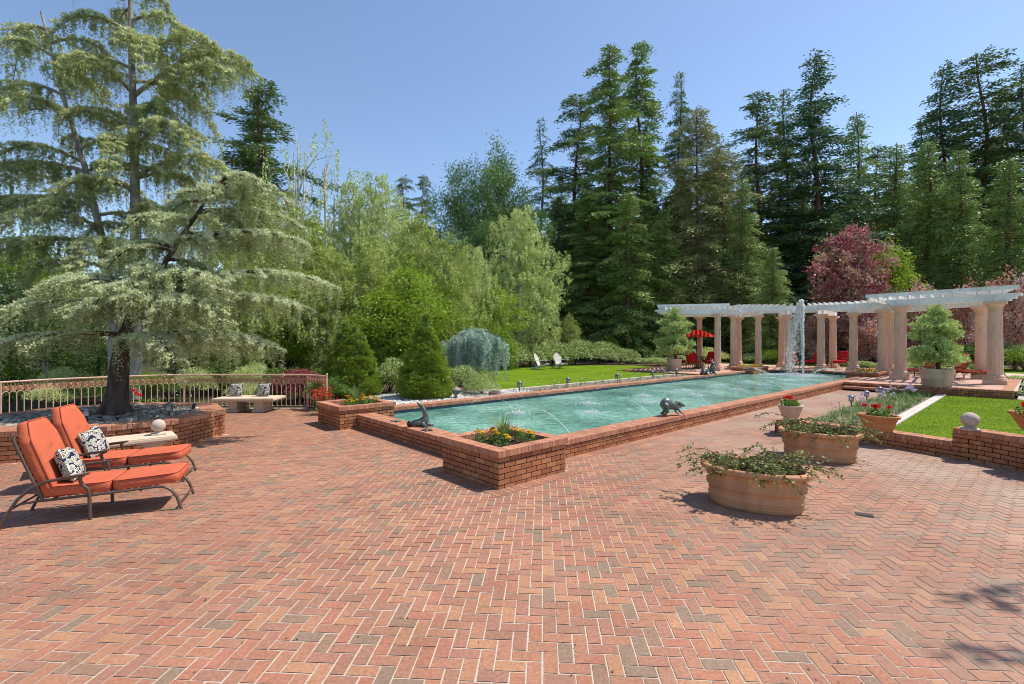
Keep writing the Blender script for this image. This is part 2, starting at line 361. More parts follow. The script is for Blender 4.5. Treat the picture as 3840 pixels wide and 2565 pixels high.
# ------------------------------------------------------------------ herringbone
PA = math.radians(-3.7); pw = .0988
def herringbone(mb, inside, bounds, z, mat=0, gap=.0098, wid=pw):
    x0, x1, y0, y1 = bounds
    ca, sa = math.cos(PA), math.sin(PA)
    cs = [(x*ca+y*sa, -x*sa+y*ca) for x in (x0,x1) for y in (y0,y1)]
    i0, i1 = int(min(c[0] for c in cs)/wid)-2, int(max(c[0] for c in cs)/wid)+2
    j0, j1 = int(min(c[1] for c in cs)/wid)-2, int(max(c[1] for c in cs)/wid)+2
    I, J = np.meshgrid(np.arange(i0,i1), np.arange(j0,j1), indexing='ij')
    k = (I-J) % 4
    for kk in (0, 2):
        i = I[k == kk].astype(float); j = J[k == kk].astype(float)
        if kk == 0: a0, a1, b0, b1 = i, i+2, j, j+1
        else: a0, a1, b0, b1 = i, i+1, j-1, j+1
        jt = rng.normal(0, .0012, (4, len(i)))
        a0 = a0*wid+gap/2+jt[0]; a1 = a1*wid-gap/2+jt[1]; b0 = b0*wid+gap/2+jt[2]; b1 = b1*wid-gap/2+jt[3]
        P = np.stack([np.stack([a, b], -1) for a, b in ((a0,b0),(a1,b0),(a1,b1),(a0,b1))], 1)
        Q = np.stack([P[...,0]*ca-P[...,1]*sa, P[...,0]*sa+P[...,1]*ca], -1)
        c = Q.mean(1); ok = inside(c[:,0], c[:,1]); Q = Q[ok]; n = len(Q)
        zz = z + rng.uniform(-.0012,.0012,(n,1,1)) + rng.uniform(-.0006,.0006,(n,4,1))
        V = np.concatenate([Q, np.broadcast_to(zz, (n,4,1))], -1).reshape(-1,3)
        mb.add(V, np.arange(4*n).reshape(n,4), mat, rng.random(n))
def in_poly(pts):
    pts = np.array(pts)
    def f(x, y):
        r = np.zeros(x.shape, bool); n = len(pts); j = n-1
        for i in range(n):
            xi, yi = pts[i]; xj, yj = pts[j]
            c = ((yi > y) != (yj > y)) & (x < (xj-xi)*(y-yi)/(yj-yi+1e-12)+xi)
            r ^= c; j = i
        return r
    return f
# ------------------------------------------------------------------ the setting
def structure(mb, name, mats): return mb.build(name, mats, None, kind='structure')
g = MB(); g.poly([(-320,-60),(320,-60),(320,420),(-320,420)], -.06); structure(g, 'ground', m_earth)

OCT = [(-8.36,7.74),(-7.04,8.23),(-6.30,8.98),(-6.17,10.2),(-7.1,11.33),(-9.0,11.5),(-10.3,10.6),(-10.5,8.9),(-9.6,7.9)]
RAIL = [(-13.2,7.5),(-13.0,9.6),(-12.45,11.3),(-12.3,11.9),(-11.8,12.7),(-10.9,13.5),(-9.8,14.15),(-6.08,14.1),(-5.27,13.5)]
TALLW = [(7.55,8.12),(7.70,7.85),(7.80,7.45),(7.84,7.05),(8.0,6.4),(8.5,5.6),(9.4,4.9),(11,4.3)]
LOWW = [(5.75,10.35),(6.25,10.05),(6.95,9.30),(7.25,8.72),(7.55,8.12)]
pave_poly = [(-14,-1.5),(14,-1.5),(14,3.6),(11,4.3),(9.4,4.9),(8.5,5.6),(8.0,6.4),(7.84,7.05),(7.80,7.45),(7.7,7.85),(7.55,8.12),(7.25,8.72),(6.95,9.3),(6.25,10.05),(5.85,10.3),
             W(7.1,-1.0), W(19.3,-1.0), W(19.3,.60), W(1.3,.60), W(1.3,.04), W(.04,.04), W(.04,1.3), W(.6,1.3), W(.6,5.66), W(.14,5.66), W(.14,6.9), W(.4,7.4),
             (-5.27,13.5),(-6.08,14.1),(-9.8,14.15),(-10.9,13.5),(-11.8,12.7),(-12.3,11.9),(-12.6,11),(-13,9.6),(-14,7)]
pin = in_poly(pave_poly); octin = in_poly(OCT)
def band(x, y):
    """brick border strips round the pool walls"""
    u, v = toUV(x, y)
    a = (u > -.13) & (u < 1.47) & (v > -.13) & (v < 1.47) & ((u < 0) | (v < 0) | (u > 1.34) | (v > 1.34))
    b = (u > 1.34) & (v > .41) & (v < .56) & (u < 18.9)
    c = (u > .41) & (u < .56) & (v > 1.34) & (v < 5.62)
    return a & ((v < .56) | (u < .56)) | b | c
def pave_in(x, y): return pin(x, y) & ~octin(x, y) & ~band(x, y) & (y > .6) & (np.abs(x) < y*1.12+1.2)
mb = MB()
herringbone(mb, pave_in, (-13.5,14,.6,21), 0.0)
# border courses: bricks laid square to the walls
def border(p0, p1, n, w=.215):
    p0 = np.array(p0); p1 = np.array(p1); d = p1-p0; ln = np.linalg.norm(d); d = d/ln; k = round(ln/.1)
    for i in range(k):
        a = p0+d*(i*ln/k+.004); b = p0+d*((i+1)*ln/k-.004)
        q = [W(*a), W(*b), W(*(b+np.array(n)*(w-.012))), W(*(a+np.array(n)*(w-.012)))]
        mb.add([(x, y, .0035) for x, y in q], (0,1,2,3), 0, random.random())
border((-.2,0),(1.56,0),(0,-1)); border((0,0),(0,1.56),(-1,0)); border((1.56,.545),(18.85,.545),(0,-1)); border((.545,1.34),(.545,5.62),(-1,0))
q = [(x, y) for x, y in pave_poly if True]
structure(mb, 'brick_paving', [m_pave])
# mortar bed under the bricks, cut in a coarse grid so that it stays inside the paved outline
mb = MB()
for st in (.25,):
    xs = np.arange(-14, 14, st); ys = np.arange(.5, 21.5, st); X, Y = np.meshgrid(xs, ys)
    X = X.ravel()+st/2; Y = Y.ravel()+st/2
    u, v = toUV(X, Y); ok = (np.abs(X) < Y*1.15+1.5) & in_poly(pave_poly)(X, Y)
    near = np.zeros(X.shape, bool)
    for dx in (-.2, 0, .2):
        for dy in (-.2, 0, .2): near |= pin(X+dx, Y+dy)
    near &= (np.abs(X) < Y*1.15+1.5)
    X = X[near]; Y = Y[near]; n = len(X)
    V = np.stack([np.stack([X+a*st/2, Y+b*st/2, np.full(n, -.0035)], -1) for a, b in ((-1,-1),(1,-1),(1,1),(-1,1))], 1).reshape(-1,3)
    mb.add(V, np.arange(4*n).reshape(n,4), 0, rng.random(n))
structure(mb, 'paving_mortar_bed', [m_mortar])

# garden level left of and behind the pool
LV = .25
g = MB()
gp = [W(.75,6.75), (-5.32,13.55), (-6.1,14.3), (-12,40), (-40,90), (60,120), (80,20), W(32,-14), W(32,-4.5), W(31,-4.3), W(31,11.6), W(19.4,11.6), W(19.4,6.45), W(1.2,6.45)]
g.prism(gp, -.1, LV-.004)
structure(g, 'garden_soil', m_mulch)
g = MB(); g.poly([W(.8,6.52), W(7.6,6.52), W(7.7,7.9), W(6.3,8.7), W(4.8,9.6), W(2.6,9.9), (-4.9,13.4)], LV+.004); structure(g, 'gravel_bed', m_pebbed)
g = MB(); g.poly([W(6.9,7.95), W(19.0,7.95), W(19.2,11.9), (10.5,33.5), (6,34.5), (1,32), (-2.6,27.5), (-2.3,20)], LV+.008); structure(g, 'left_lawn', m_lawn)
g = MB()
for a, b in ((6.6,12.8),(12.82,19.0)): g.box((*W((a+b)/2,7.90), LV+.012), (b-a,.14,.03), AU)
structure(g, 'left_lawn_edging', m_concrete)
g = MB(); g.poly([W(6.9,6.52), W(19.1,6.52), W(19.1,7.84), W(6.9,7.84)], LV+.006); structure(g, 'flower_bed_left', m_bedsoil)
# right lawn and bed, level with the terrace
g = MB(); g.poly([W(7.7,-2.62), W(19.15,-2.62), W(19.15,-4.4), W(21,-4.4), W(20,-12), W(10,-18), (22,2), (10,4.8), (8.7,5.7), (8.15,6.5), (7.95,7.2), (7.85,7.8), (7.65,8.2), (7.35,8.8)], .03); structure(g, 'right_lawn', m_lawn)
g = MB(); g.box((*W(13.3,-2.53), .035), (11.6,.24,.05), AU); structure(g, 'right_lawn_edging', m_concrete)
g = MB(); g.poly([W(7.2,-1.0), W(19.15,-1.0), W(19.15,-2.42), W(7.4,-2.42)], .012); structure(g, 'flower_bed_right', m_bedsoil)
g = MB(); g.poly([W(19.3,-4.4), W(32,-4.4), W(33,-20), W(20,-20), W(18.6,-5.6)], .036); structure(g, 'right_gravel', m_pebbed)
for nm, pts in (('back_lawn_centre', [(13.5,35.5),(20,34.5),(27.5,31),(31,33),(22,41),(14,41)]), ('back_lawn_right', [(23.5,28.5),(29,23.5),(46,22.5),(46,26),(32,31)])):
    g = MB(); g.poly(pts, LV+.01); structure(g, nm, m_lawn)
# blades over the near part of the right lawn and along both edgings
mb = MB(); n = 110000
x = rng.uniform(7, 17, n); y = rng.uniform(7, 19, n); u, v = toUV(x, y)
ok = (v < -2.66) & (u < 19.1) & in_poly([W(7.7,-2.62), W(19.15,-2.62), W(19.15,-9), (12,5.5), (9.6,6.2), (8.3,7.0), (8.1,7.8), (7.7,8.3), (7.5,8.9)])(x, y) & (rng.random(n) < np.clip(1.9-(y-7)/9, .25, 1))
x, y = x[ok], y[ok]; n = len(x)
mb.leaves(np.stack([x, y, np.full(n,.028)],1), rng.normal(0,.35,(n,3))+np.array([0,0,1.]), rng.uniform(.016,.034,n), .006, rng.random(n))
o = mb.build('lawn_grass', m_grassblade); tag(o, 'short bright green blades of the right hand lawn', 'grass'); o['kind'] = 'stuff'

# ------------------------------------------------------------------ pool
pool = thing('reflecting_pool', 'long rectangular brick edged pool of teal water with a round far end', 'pool', (O0[0], O0[1], 0), AU)
zt = .315; BR = [m_brick, m_cope, m_dmortar]
mb = MB(); brick_run(mb, (1.36,.54), (19.2,.54), -.012, 3); mb.box((10.3,.715,.10), (17.9,.33,.24), 0, 2)
mb.build('near_wall', BR, pool)
mb = MB(); cope_run(mb, (1.37,.54), (23.2,.54), zt, .41); mb.build('near_coping', BR, pool)
mb = MB(); cope_run(mb, (23.5,6.49), (1.45,6.49), zt, .41); mb.build('far_coping', BR, pool)
mb = MB(); mb.box((12.5,6.30,.10), (22,.33,.24), 0, 2); mb.build('far_wall', BR, pool)
mb = MB(); brick_run(mb, (.54,5.62), (.54,1.35), -.012, 3); mb.box((.715,3.5,.10), (.33,4.9,.24), 0, 2); mb.build('short_wall', BR, pool)
mb = MB(); cope_run(mb, (.54,5.62), (.54,1.35), zt, .41); mb.build('short_coping', BR, pool)
mb = MB()
def tiles(p0, p1, z0=.03, z1=.223):
    p0 = np.array(p0); p1 = np.array(p1); d = p1-p0; ln = np.linalg.norm(d); k = max(1, round(ln/.152)); d /= ln; a = math.atan2(d[1], d[0])
    for i in range(k):
        c = p0+d*(i+.5)*ln/k; mb.box((*c, (z0+z1)/2), (ln/k-.006, .02, z1-z0), a)
tiles((1.0,.915),(23.2,.915)); tiles((1.0,6.105),(23.5,6.105)); tiles((.925,1.0),(.925,6.1)); tiles((1.4,1.35),(1.4,.9)); tiles((.95,1.375),(1.35,1.375))
BC = (24.3, 3.52); BRd = 2.62
arc = [(BC[0]+BRd*math.cos(t), BC[1]+BRd*math.sin(t)) for t in np.linspace(-PI/2, PI/2, 37)]
for a, b in zip(arc[:-1], arc[1:]): tiles(a, b, .03, .24)
tiles((23.2,.915),(24.3,.9)); tiles((24.3,6.13),(23.5,6.105))
mb.build('tile_band', m_tile, pool)
mb = MB()
arc2 = [(BC[0]+(BRd+.0)*math.cos(t), BC[1]+(BRd+.0)*math.sin(t)) for t in np.linspace(-PI/2, PI/2, 25)]
for a, b in zip(arc2[:-1], arc2[1:]): cope_run(mb, a, b, zt+.004, .30, over=.30)
mb.build('basin_coping', BR, pool)
mb = MB(); P = [(.9,.88),(24.3,.88)] + [(BC[0]+(BRd+.03)*math.cos(t), BC[1]+(BRd+.03)*math.sin(t)) for t in np.linspace(-PI/2, PI/2, 37)] + [(24.3,6.14),(.9,6.14)]
mb.add([(*W(*p), .15) for p in P], np.arange(len(P))[None], 0, .5)
structure(mb, 'pool_water', m_water)

# ------------------------------------------------------------------ raised terrace under the pergola
plat = [W(19.2,-4.3), W(19.2,.50), W(30.5,.5), W(30.5,6.5), W(19.2,6.5), W(19.2,11.4), W(25,14.5), W(31.5,12), W(32.5,3.5), W(30.5,-4.3)]
def plat_in(x, y):
    u, v = toUV(x, y)
    r = (u > 19.3) & (u < 32.0) & (v > -4.3) & (v < 11.4) & ~((u > 28) & (v < -1.5) & ((u-28) > (v+4.3)*1.4)) 
    poolr = ((u < 24.3) & (v > .5) & (v < 6.5)) | ((u-BC[0])**2+(v-BC[1])**2 < (BRd+.28)**2)
    return r & ~poolr
mb = MB(); herringbone(mb, plat_in, (-2,32,8,42), .312, wid=.12, gap=.008)
st = .12; a = np.arange(19.2,32.0,st); b = np.arange(-4.4,11.4,st); UU, VV = np.meshgrid(a, b); UU = UU.ravel()+st/2; VV = VV.ravel()+st/2
xy = O0 + UU[:,None]*U + VV[:,None]*Vv
poolr = ((UU < 24.3) & (VV > .6) & (VV < 6.4)) | ((UU-BC[0])**2+(VV-BC[1])**2 < (BRd+.1)**2)
UU, VV = UU[~poolr], VV[~poolr]; n = len(UU)
V = np.stack([np.concatenate([O0 + (UU+p*st/2)[:,None]*U + (VV+q_*st/2)[:,None]*Vv, np.full((n,1), .307)], 1) for p, q_ in ((-1,-1),(1,-1),(1,1),(-1,1))], 1).reshape(-1,3)
mb.add(V, np.arange(4*n).reshape(n,4), 1, .5)
structure(mb, 'terrace_paving', [Mat('pale_paver_brick', sc_cols([(.42,.25,.19),(.47,.30,.23),(.38,.23,.18),(.45,.27,.2)], 1.15), .8, nz=[(.5,.15)], interp='CONSTANT', spec=.2), m_mortar])
e = bpy.data.objects.new('terrace_edge', None); COL.objects.link(e); e.location = (O0[0], O0[1], 0); e.rotation_euler = (0,0,AU); e['kind'] = 'structure'
mb = MB()
for p0, p1 in (((19.2,11.4),(19.2,6.5)), ((19.2,.5),(19.2,-4.3)), ((19.2,-4.3),(30,-4.3)), ((30,11.4),(19.2,11.4))):
    brick_run(mb, p0, p1, -.01, 3); cope_run(mb, p0, p1, .317, .30)
mb.box((19.4,8.95,.1), (.3,4.9,.24), 0, 2); mb.box((19.4,-1.9,.1), (.3,4.8,.24), 0, 2); mb.box((24.6,-4.12,.1), (10.6,.3,.24), 0, 2)
mb.build('retaining_brickwork', BR, e)
for k, (v0, v1) in enumerate(((.48,-2.1),(8.5,6.52))):
    mb = MB(); cope_run(mb, (18.83,v0) if v0 > v1 else (18.83,v1), (18.83,v1) if v0 > v1 else (18.83,v0), .165, .36)
    mb.box((19.0,(v0+v1)/2,.035), (.32,abs(v1-v0)-.02,.08), 0, 2)
    st_ = mb.build('brick_step', BR); st_.location = (O0[0], O0[1], 0); st_.rotation_euler = (0,0,AU)
    tag(st_, ['wide brick step up to the terrace beside the near pool wall', 'wide brick step up to the terrace behind the rabbit statues'][k], 'step', 'brick steps up to the pergola terrace')

# ------------------------------------------------------------------ square planters
def planter(label, u0, v0, du, dv, z0, rows, top, cw=.20, cut=None):
    t = thing('brick_planter', label, 'planter', W3(u0, v0, 0), AU, 'square brick planters at the pool corners')
    mb = MB(); c = [(0,0),(du,0),(du,dv),(0,dv)]
    for i in range(4):
        p0, p1 = c[i], c[(i+1) % 4]
        brick_run(mb, p0, p1, z0, rows, s0=.0 if i % 2 else .103)
    mb.box((du/2,dv/2,(z0+top-.1)/2), (du-.02,dv-.02,top-.1-z0), 0, 2)
    mb.build('wall', BR, t)
    mb = MB()
    o = .032
    cope_run(mb, (-o,0), (du+o,0), top, cw, over=o); cope_run(mb, (du+o,dv), (-o,dv), top, cw, over=o)
    cope_run(mb, (du,cw-o), (du,dv-cw+o), top, cw, over=o); cope_run(mb, (0,dv-cw+o), (0,cw-o), top, cw, over=o)
    mb.build('coping', BR, t)
    mb = MB(); s = cw-.02; nx = 14
    X, Y = np.meshgrid(np.linspace(s, du-s, nx), np.linspace(s, dv-s, nx)); Z = top-.085+rng.uniform(-.012,.012,X.shape)
    i = np.arange(nx-1)[:,None]*nx+np.arange(nx-1)[None]; F = np.stack([i, i+1, i+nx+1, i+nx], -1).reshape(-1,4)
    mb.add(np.stack([X, Y, Z], -1).reshape(-1,3), F, 0, .5, True); mb.build('soil', m_soil, t)
    return t
planter('square brick planter of marigolds at the near corner of the pool', 0, 0, 1.34, 1.34, -.026, 6, .522)
planter('square brick planter at the far left corner of the pool, beside the railing', .12, 5.62, 1.34, 1.34, -.026, 6, .522)
planter('long low brick planter with a spout left of the fountain', 23.5, 5.72, 2.1, 1.25, .05, 5, .53)
planter('long low brick planter with a spout right of the fountain, under the pergola', 23.2, .1, 2.1, 1.25, .05, 5, .53)

# ------------------------------------------------------------------ round planter of the cedar
t = thing('curved_planter', 'many sided brick planter round the trunk of the big cedar', 'planter', (0,0,0))
mb = MB(); s0 = 0
for i in range(len(OCT)):
    p0, p1 = OCT[i], OCT[(i+1) % len(OCT)]
    if i in (4,5,6): pass
    brick_run(mb, p0, p1, -.026, 6, s0=s0); s0 += math.dist(p0, p1)
mb.prism(OCT if False else [(p[0]*.992-8.2*.008, p[1]*.992+9.7*.008) for p in OCT], -.02, .43, 2)
mb.build('wall', BR, t)
mb = MB()
for i in range(len(OCT)): cope_run(mb, OCT[i], OCT[(i+1) % len(OCT)], .522+i*.0002, .46)
mb.build('coping', BR, t)
mb = MB(); ins = [((p[0]+8.2)*.80-8.2, (p[1]-9.7)*.78+9.7) for p in OCT]; mb.prism(ins, .40, .475, 0); mb.build('soil', m_soil, t)
mb = MB(); n = 0; inp = in_poly(ins)
while n < 900:
    x, y = random.uniform(-10.4,-6.2), random.uniform(7.8,11.5)
    if not inp(np.array([x]), np.array([y]))[0] or math.hypot(x+8.14, y-9.75) < .27: continue
    a = random.uniform(0, PI); r = random.uniform(.035,.085); ca, sa = math.cos(a), math.sin(a)
    mb.ell((x, y, .485+random.uniform(0,.03)), (r, r*random.uniform(.6,.9), r*.5), 8, 5, 0, None, rot=[(ca,-sa,0),(sa,ca,0),(0,0,1)]); n += 1
o = mb.build('river_stones', m_river); tag(o, 'smooth mixed river stones round the cedar trunk', 'stones'); o['kind'] = 'stuff'
mb = MB(); n = 0; inp = in_poly([W(.9,6.6), W(7.4,6.55), W(7.5,7.8), W(6.2,8.5), W(4.8,9.3), W(2.8,9.7), (-4.9,13.2)])
while n < 3200:
    x, y = random.uniform(-6,1.2), random.uniform(11,18)
    if not inp(np.array([x]), np.array([y]))[0]: continue
    a = random.uniform(0, PI); r = random.uniform(.02,.05); ca, sa = math.cos(a), math.sin(a)
    mb.ell((x, y, LV+.012), (r, r*.75, r*.5), 6, 3, 0, None, rot=[(ca,-sa,0),(sa,ca,0),(0,0,1)]); n += 1
o = mb.build('white_pebbles', m_gravel); tag(o, 'white pebbles spread along the far side of the pool', 'pebbles'); o['kind'] = 'stuff'

# ------------------------------------------------------------------ right garden wall
def sub(path, step=.35):
    out = [path[0]]
    P = np.array(path)
    for a, b in zip(P[:-1], P[1:]):
        k = max(1, round(np.linalg.norm(b-a)/step))
        out += [tuple(a+(b-a)*(i+1)/k) for i in range(k)]
    return out
def smooth(path, it=2):
    P = [np.array(p, float) for p in path]
    for _ in range(it):
        Q = [P[0]]
        for a, b in zip(P[:-1], P[1:]): Q += [a*.75+b*.25, a*.25+b*.75]
        P = Q+[P[-1]]
    return [tuple(p) for p in P]
def wall(label, path, z0, rows, top, cw, ends):
    t = thing('garden_wall', label, 'wall', (0,0,0))
    path = sub(smooth(path), .5); path = path[::-1] if False else path
    mb = MB(); s0 = 0
    P = np.array(path)
    for a, b in zip(P[:-1], P[1:]):
        brick_run(mb, a, b, z0, rows, s0=s0, out=1); s0 += np.linalg.norm(b-a)
        d = (b-a)/np.linalg.norm(b-a); n = np.array([d[1], -d[0]]); c = (a+b)/2 - n*(cw/2-.01)
        mb.box((*c, (z0+top-.09)/2), (np.linalg.norm(b-a)+.03, cw-.07, top-.1-z0), math.atan2(d[1], d[0]), 2)
    for k, on in ends:
        a, b = (P[0], P[1]) if k == 0 else (P[-1], P[-2])
        d = (b-a)/np.linalg.norm(b-a); n = np.array([d[1], -d[0]])*(1 if k == 0 else -1)
        if k == 0: brick_run(mb, a-n*(cw-.02), a, z0, rows)
        else: brick_run(mb, a, a-n*(cw-.02), z0, rows)
    mb.build('wall_body', BR, t)
    mb = MB()
    for a, b in zip(P[:-1], P[1:]): cope_run(mb, a, b, top, cw, pitch=.075)
    mb.build('coping', BR, t)
    return t
wall('low curved brick wall in front of the right lawn, carrying two flower pots', LOWW, -.03, 3, .285, .32, [(0,1)])
wall('taller curved brick wall at the right edge with a stone ball on its end', TALLW, -.026, 6, .52, .32, [(0,1)])

# ------------------------------------------------------------------ railing
ra = thing('iron_railing', 'pink painted iron railing with scrollwork along the garden side', 'railing', (0,0,0))
RP = [np.array(p) for p in smooth(RAIL[:7], 2)] + [np.array(p) for p in RAIL[7:]]
seglen = [np.linalg.norm(b-a) for a, b in zip(RP[:-1], RP[1:])]; cum = np.concatenate([[0], np.cumsum(seglen)])
def rpt(s):
    i = min(len(seglen)-1, max(0, np.searchsorted(cum, s)-1)); f = (s-cum[i])/seglen[i]; return RP[i]+(RP[i+1]-RP[i])*f
tot = cum[-1]
mb = MB(); mb.tube([(*p, 1.0) for p in RP], .024, 8); mb.build('top_rail', m_rail, ra)
mb = MB(); mb.tube([(*p, .075) for p in RP], .015, 6); mb.build('bottom_rail', m_rail, ra)
s_corner = cum[-2]; posts = [tot, s_corner, s_corner-3.7, s_corner-7.55, s_corner-9.6]
for s in posts:
    p = rpt(max(0, s)); mb = MB(); mb.box((*p, .50), (.05,.05,1.0), .6)
    if s == tot: mb.ell((*p, 1.04), (.035,.035,.045), 10, 6)
    mb.build('post', m_rail, ra)
k = round(tot/.138); bay = tot/k; orn = MB()
for i in range(k+1):
    p = rpt(i*bay)
    if all(abs(i*bay-s) > .06 for s in posts) and i*bay > 1.2:
        mb = MB(); mb.tube([(*p, .075), (*p, .70)], .0105, 6, cap=False); mb.build('picket', m_rail, ra)
    if i < k and i*bay > 1.2:
        a, b = rpt(i*bay), rpt((i+1)*bay); c = (a+b)/2; d = (b-a)/2
        orn.tube([(*(c+d*math.cos(t)), .70+.062*math.sin(t)) for t in np.linspace(0, PI, 9)], .009, 4, cap=False)
        orn.tube([(*(c+d*.62*math.cos(t)), .845+.050*math.sin(t)) for t in np.linspace(0, 2*PI, 13)], .010, 4, 1, cap=False)
        orn.tube([(*(c+d*.25*math.cos(t)), .845+.022*math.sin(t)) for t in np.linspace(0, 2*PI, 9)], .012, 4, 1, cap=False)
        for sg in (-1, 1):
            orn.tube([(*(c+d*sg*q), z) for q, z in ((.0,.765),(.55,.775),(.92,.815),(.90,.87),(.58,.925),(.42,.99))], .008, 4, 1, cap=False)
orn.build('scrollwork', [m_rail, m_rail_o], ra)

# ------------------------------------------------------------------ stone benches
def bench(label, loc, rotz, L=1.75, Dp=.62, H=.42, leg_off=.48):
    t = thing('stone_bench', label, 'bench', loc, rotz, 'cream stone benches')
    mb = MB()
    prof = [(1,-.035,.0),(0,0,.018),(0,0,.07),(1,-.022,.088)]
    for z0, z1, g_ in ((H-.085,H-.055,-.03),(H-.055,H-.018,0.0),(H-.018,H,-.022)):
        mb.box((0,0,(z0+z1)/2), (L+2*g_, Dp+2*g_, z1-z0+.001))
    mb.build('seat_slab', m_stone, t)
    for s in (-1,1):
        mb = MB(); mb.box((s*leg_off,0,(H-.15)/2+.03), (.24,Dp*.62,H-.15)); mb.box((s*leg_off,0,.04), (.32,Dp*.74,.08)); mb.box((s*leg_off,0,H-.105), (.30,Dp*.72,.04)); mb.build('leg', m_stone, t)
    return t
bench('long cream stone bench by the railing with two printed cushions on it', (-7.52,13.62,0), math.radians(1.5), 1.72, .86, .40, .36)
bench('cream stone bench against the curved planter behind the sunbeds', (-6.42,7.62,0), math.radians(42), 1.65, .62, .42, .5)

# fallen leaves and petals on the terrace
mb = MB(); n = 420; y = .9+rng.random(n)**1.5*13; x = rng.uniform(-1,1,n)*y*1.1; u, v = toUV(x, y); ok = pin(x, y) & ~octin(x, y) & ~((u > -.3) & (v > -.3)); x, y = x[ok], y[ok]; n = len(x)
s_ = rng.uniform(.010,.028,n); mb.leaves(np.stack([x, y, np.full(n,.006)],1), rng.normal(0,1,(n,3))*[1,1,.15], s_, s_*.6, rng.random(n), flat=.93)
o = mb.build('fallen_leaves', Mat('dry_fallen_leaves', [(.10,.05,.03),(.20,.12,.06),(.05,.035,.025),(.45,.38,.28)], .9, spec=.1)); tag(o, 'small dry leaves and petals scattered over the brick paving', 'fallen leaves'); o['kind'] = 'stuff'
# ------------------------------------------------------------------ pergola
pg = thing('pergola', 'white timber pergola on pink fluted stone columns curving round the fountain', 'pergola', (0,0,0))
ZB, ZT = .31, 3.56
COLS = [(9.3,27.7),(12.06,30.5),(11.75,27.1),(13.4,28.7),(15.1,31.6),(15.0,28.9),(17.4,30.6),(16.3,28.0),(17.85,27.4),(20.1,29.7),(18.93,26.3),(18.75,24.0),(20.7,26.0),(17.2,21.0),(21.7,24.0),(21.0,21.2),(18.95,18.6)]
mb = MB(); Hc = ZT-ZB
for zc, wd, hh in ((.09,.62,.18),): mb.box((0,0,zc), (wd,wd,hh))
prof = [(.30,.18),(.31,.21),(.30,.25),(.265,.265),(.26,.285),(.275,.30),(.265,.335),(.235,.35)]
prof += [(.215,.37),(.213,.6),(.21,1.2),(.20,2.0),(.188,Hc-.36)]
k0 = 8; k1 = len(prof)-1
prof += [(.19,Hc-.355),(.205,Hc-.34),(.19,Hc-.325),(.19,Hc-.25),(.21,Hc-.235),(.22,Hc-.2),(.27,Hc-.11)]
mb.lathe(prof, 40, flute=.05, fr=(k0,k1), smooth=False); mb.box((0,0,Hc-.055), (.60,.60,.11))
cm = mb.mesh('column', [m_column])
for ic, (x, y) in enumerate(COLS):
    o = bpy.data.objects.new('column', cm); COL.objects.link(o); o.parent = pg; o.location = (x, y, ZB); o.rotation_euler = (0,0,AU); w_ = .86 if ic < 8 else (.97 if ic < 13 else 1.1); o.scale = (w_, w_, 1)
def ext(p0, p1, e0, e1):
    p0 = np.array(p0); p1 = np.array(p1); d = (p1-p0)/np.linalg.norm(p1-p0); return p0-d*e0, p1+d*e1
def beam(p0, p1, z0, h=.28, th=.09, dbl=.16, e0=.6, e1=.6, name='beam'):
    a, b = ext(p0, p1, e0, e1); d = (b-a)/np.linalg.norm(b-a); n = np.array([d[1],-d[0]])
    mb = MB()
    for s in (-1, 1):
        q0, q1 = a+n*s*dbl, b+n*s*dbl
        mb.obox((*(q0+d*.28), z0+h/2), (*(q1-d*.28), z0+h/2), th, h)
        for q, sg in ((q0,1),(q1,-1)):       # scroll-cut tail
            mb.obox((*(q+d*sg*.14), z0+h*.63), (*(q+d*sg*.281), z0+h*.63), th-.004, h*.74); mb.obox((*q, z0+h*.80), (*(q+d*sg*.141), z0+h*.80), th-.008, h*.4)
    mb.build(name, m_wood_white, pg)
def rafters(f0, f1, b0, b1, n, z, ov=.35, h=.17, th=.06, ovb=.3):
    for i in range(n):
        t_ = (i+.5)/n; a = np.array(f0)*(1-t_)+np.array(f1)*t_; b = np.array(b0)*(1-t_)+np.array(b1)*t_
        a, b = ext(a, b, ov, ovb); d = (b-a)/np.linalg.norm(b-a)
        mb = MB(); mb.obox((*(a+d*.16), z+h/2), (*(b-d*.1), z+h/2), th, h); mb.obox((*(a+d*.06), z+h*.66), (*(a+d*.161), z+h*.66), th, h*.67); mb.obox((*a, z+h*.82), (*(a+d*.062), z+h*.82), th, h*.34)
        mb.build('rafter', m_wood_white, pg)
def slats(f0, f1, b0, b1, z, n, e=.5):
    for i in range(n):
        t_ = i/(n-1); a = np.array(f0)*(1-t_)+np.array(b0)*t_; b = np.array(f1)*(1-t_)+np.array(b1)*t_
        a, b = ext(a, b, e, e); mb = MB(); mb.obox((*a, z+.05), (*b, z+.05), .05, .10 if i else .15); mb.build('purlin', m_wood_white, pg)
c = COLS
# right wing
FR0, FR1 = c[16], c[13]; BR0, BR1 = c[15], (20.3,24.6)
beam(FR0, FR1, ZT, e0=.72, e1=.5); beam(BR0, BR1, ZT, e0=.7, e1=1.2); beam(c[14], c[12], ZT, e0=.5, e1=.5)
rafters(*ext(FR0, FR1, .35, 1.3), *ext(BR0, BR1, .3, .6), 13, ZT+.28, ovb=.5)
fr = ext(FR0, FR1, .4, 1.0); br_ = ext(BR0, BR1, .5, .6)
f2 = [np.array(p)-U*.22 for p in fr]; slats(f2[0], f2[1], br_[0], br_[1], ZT+.45, 7, .25)
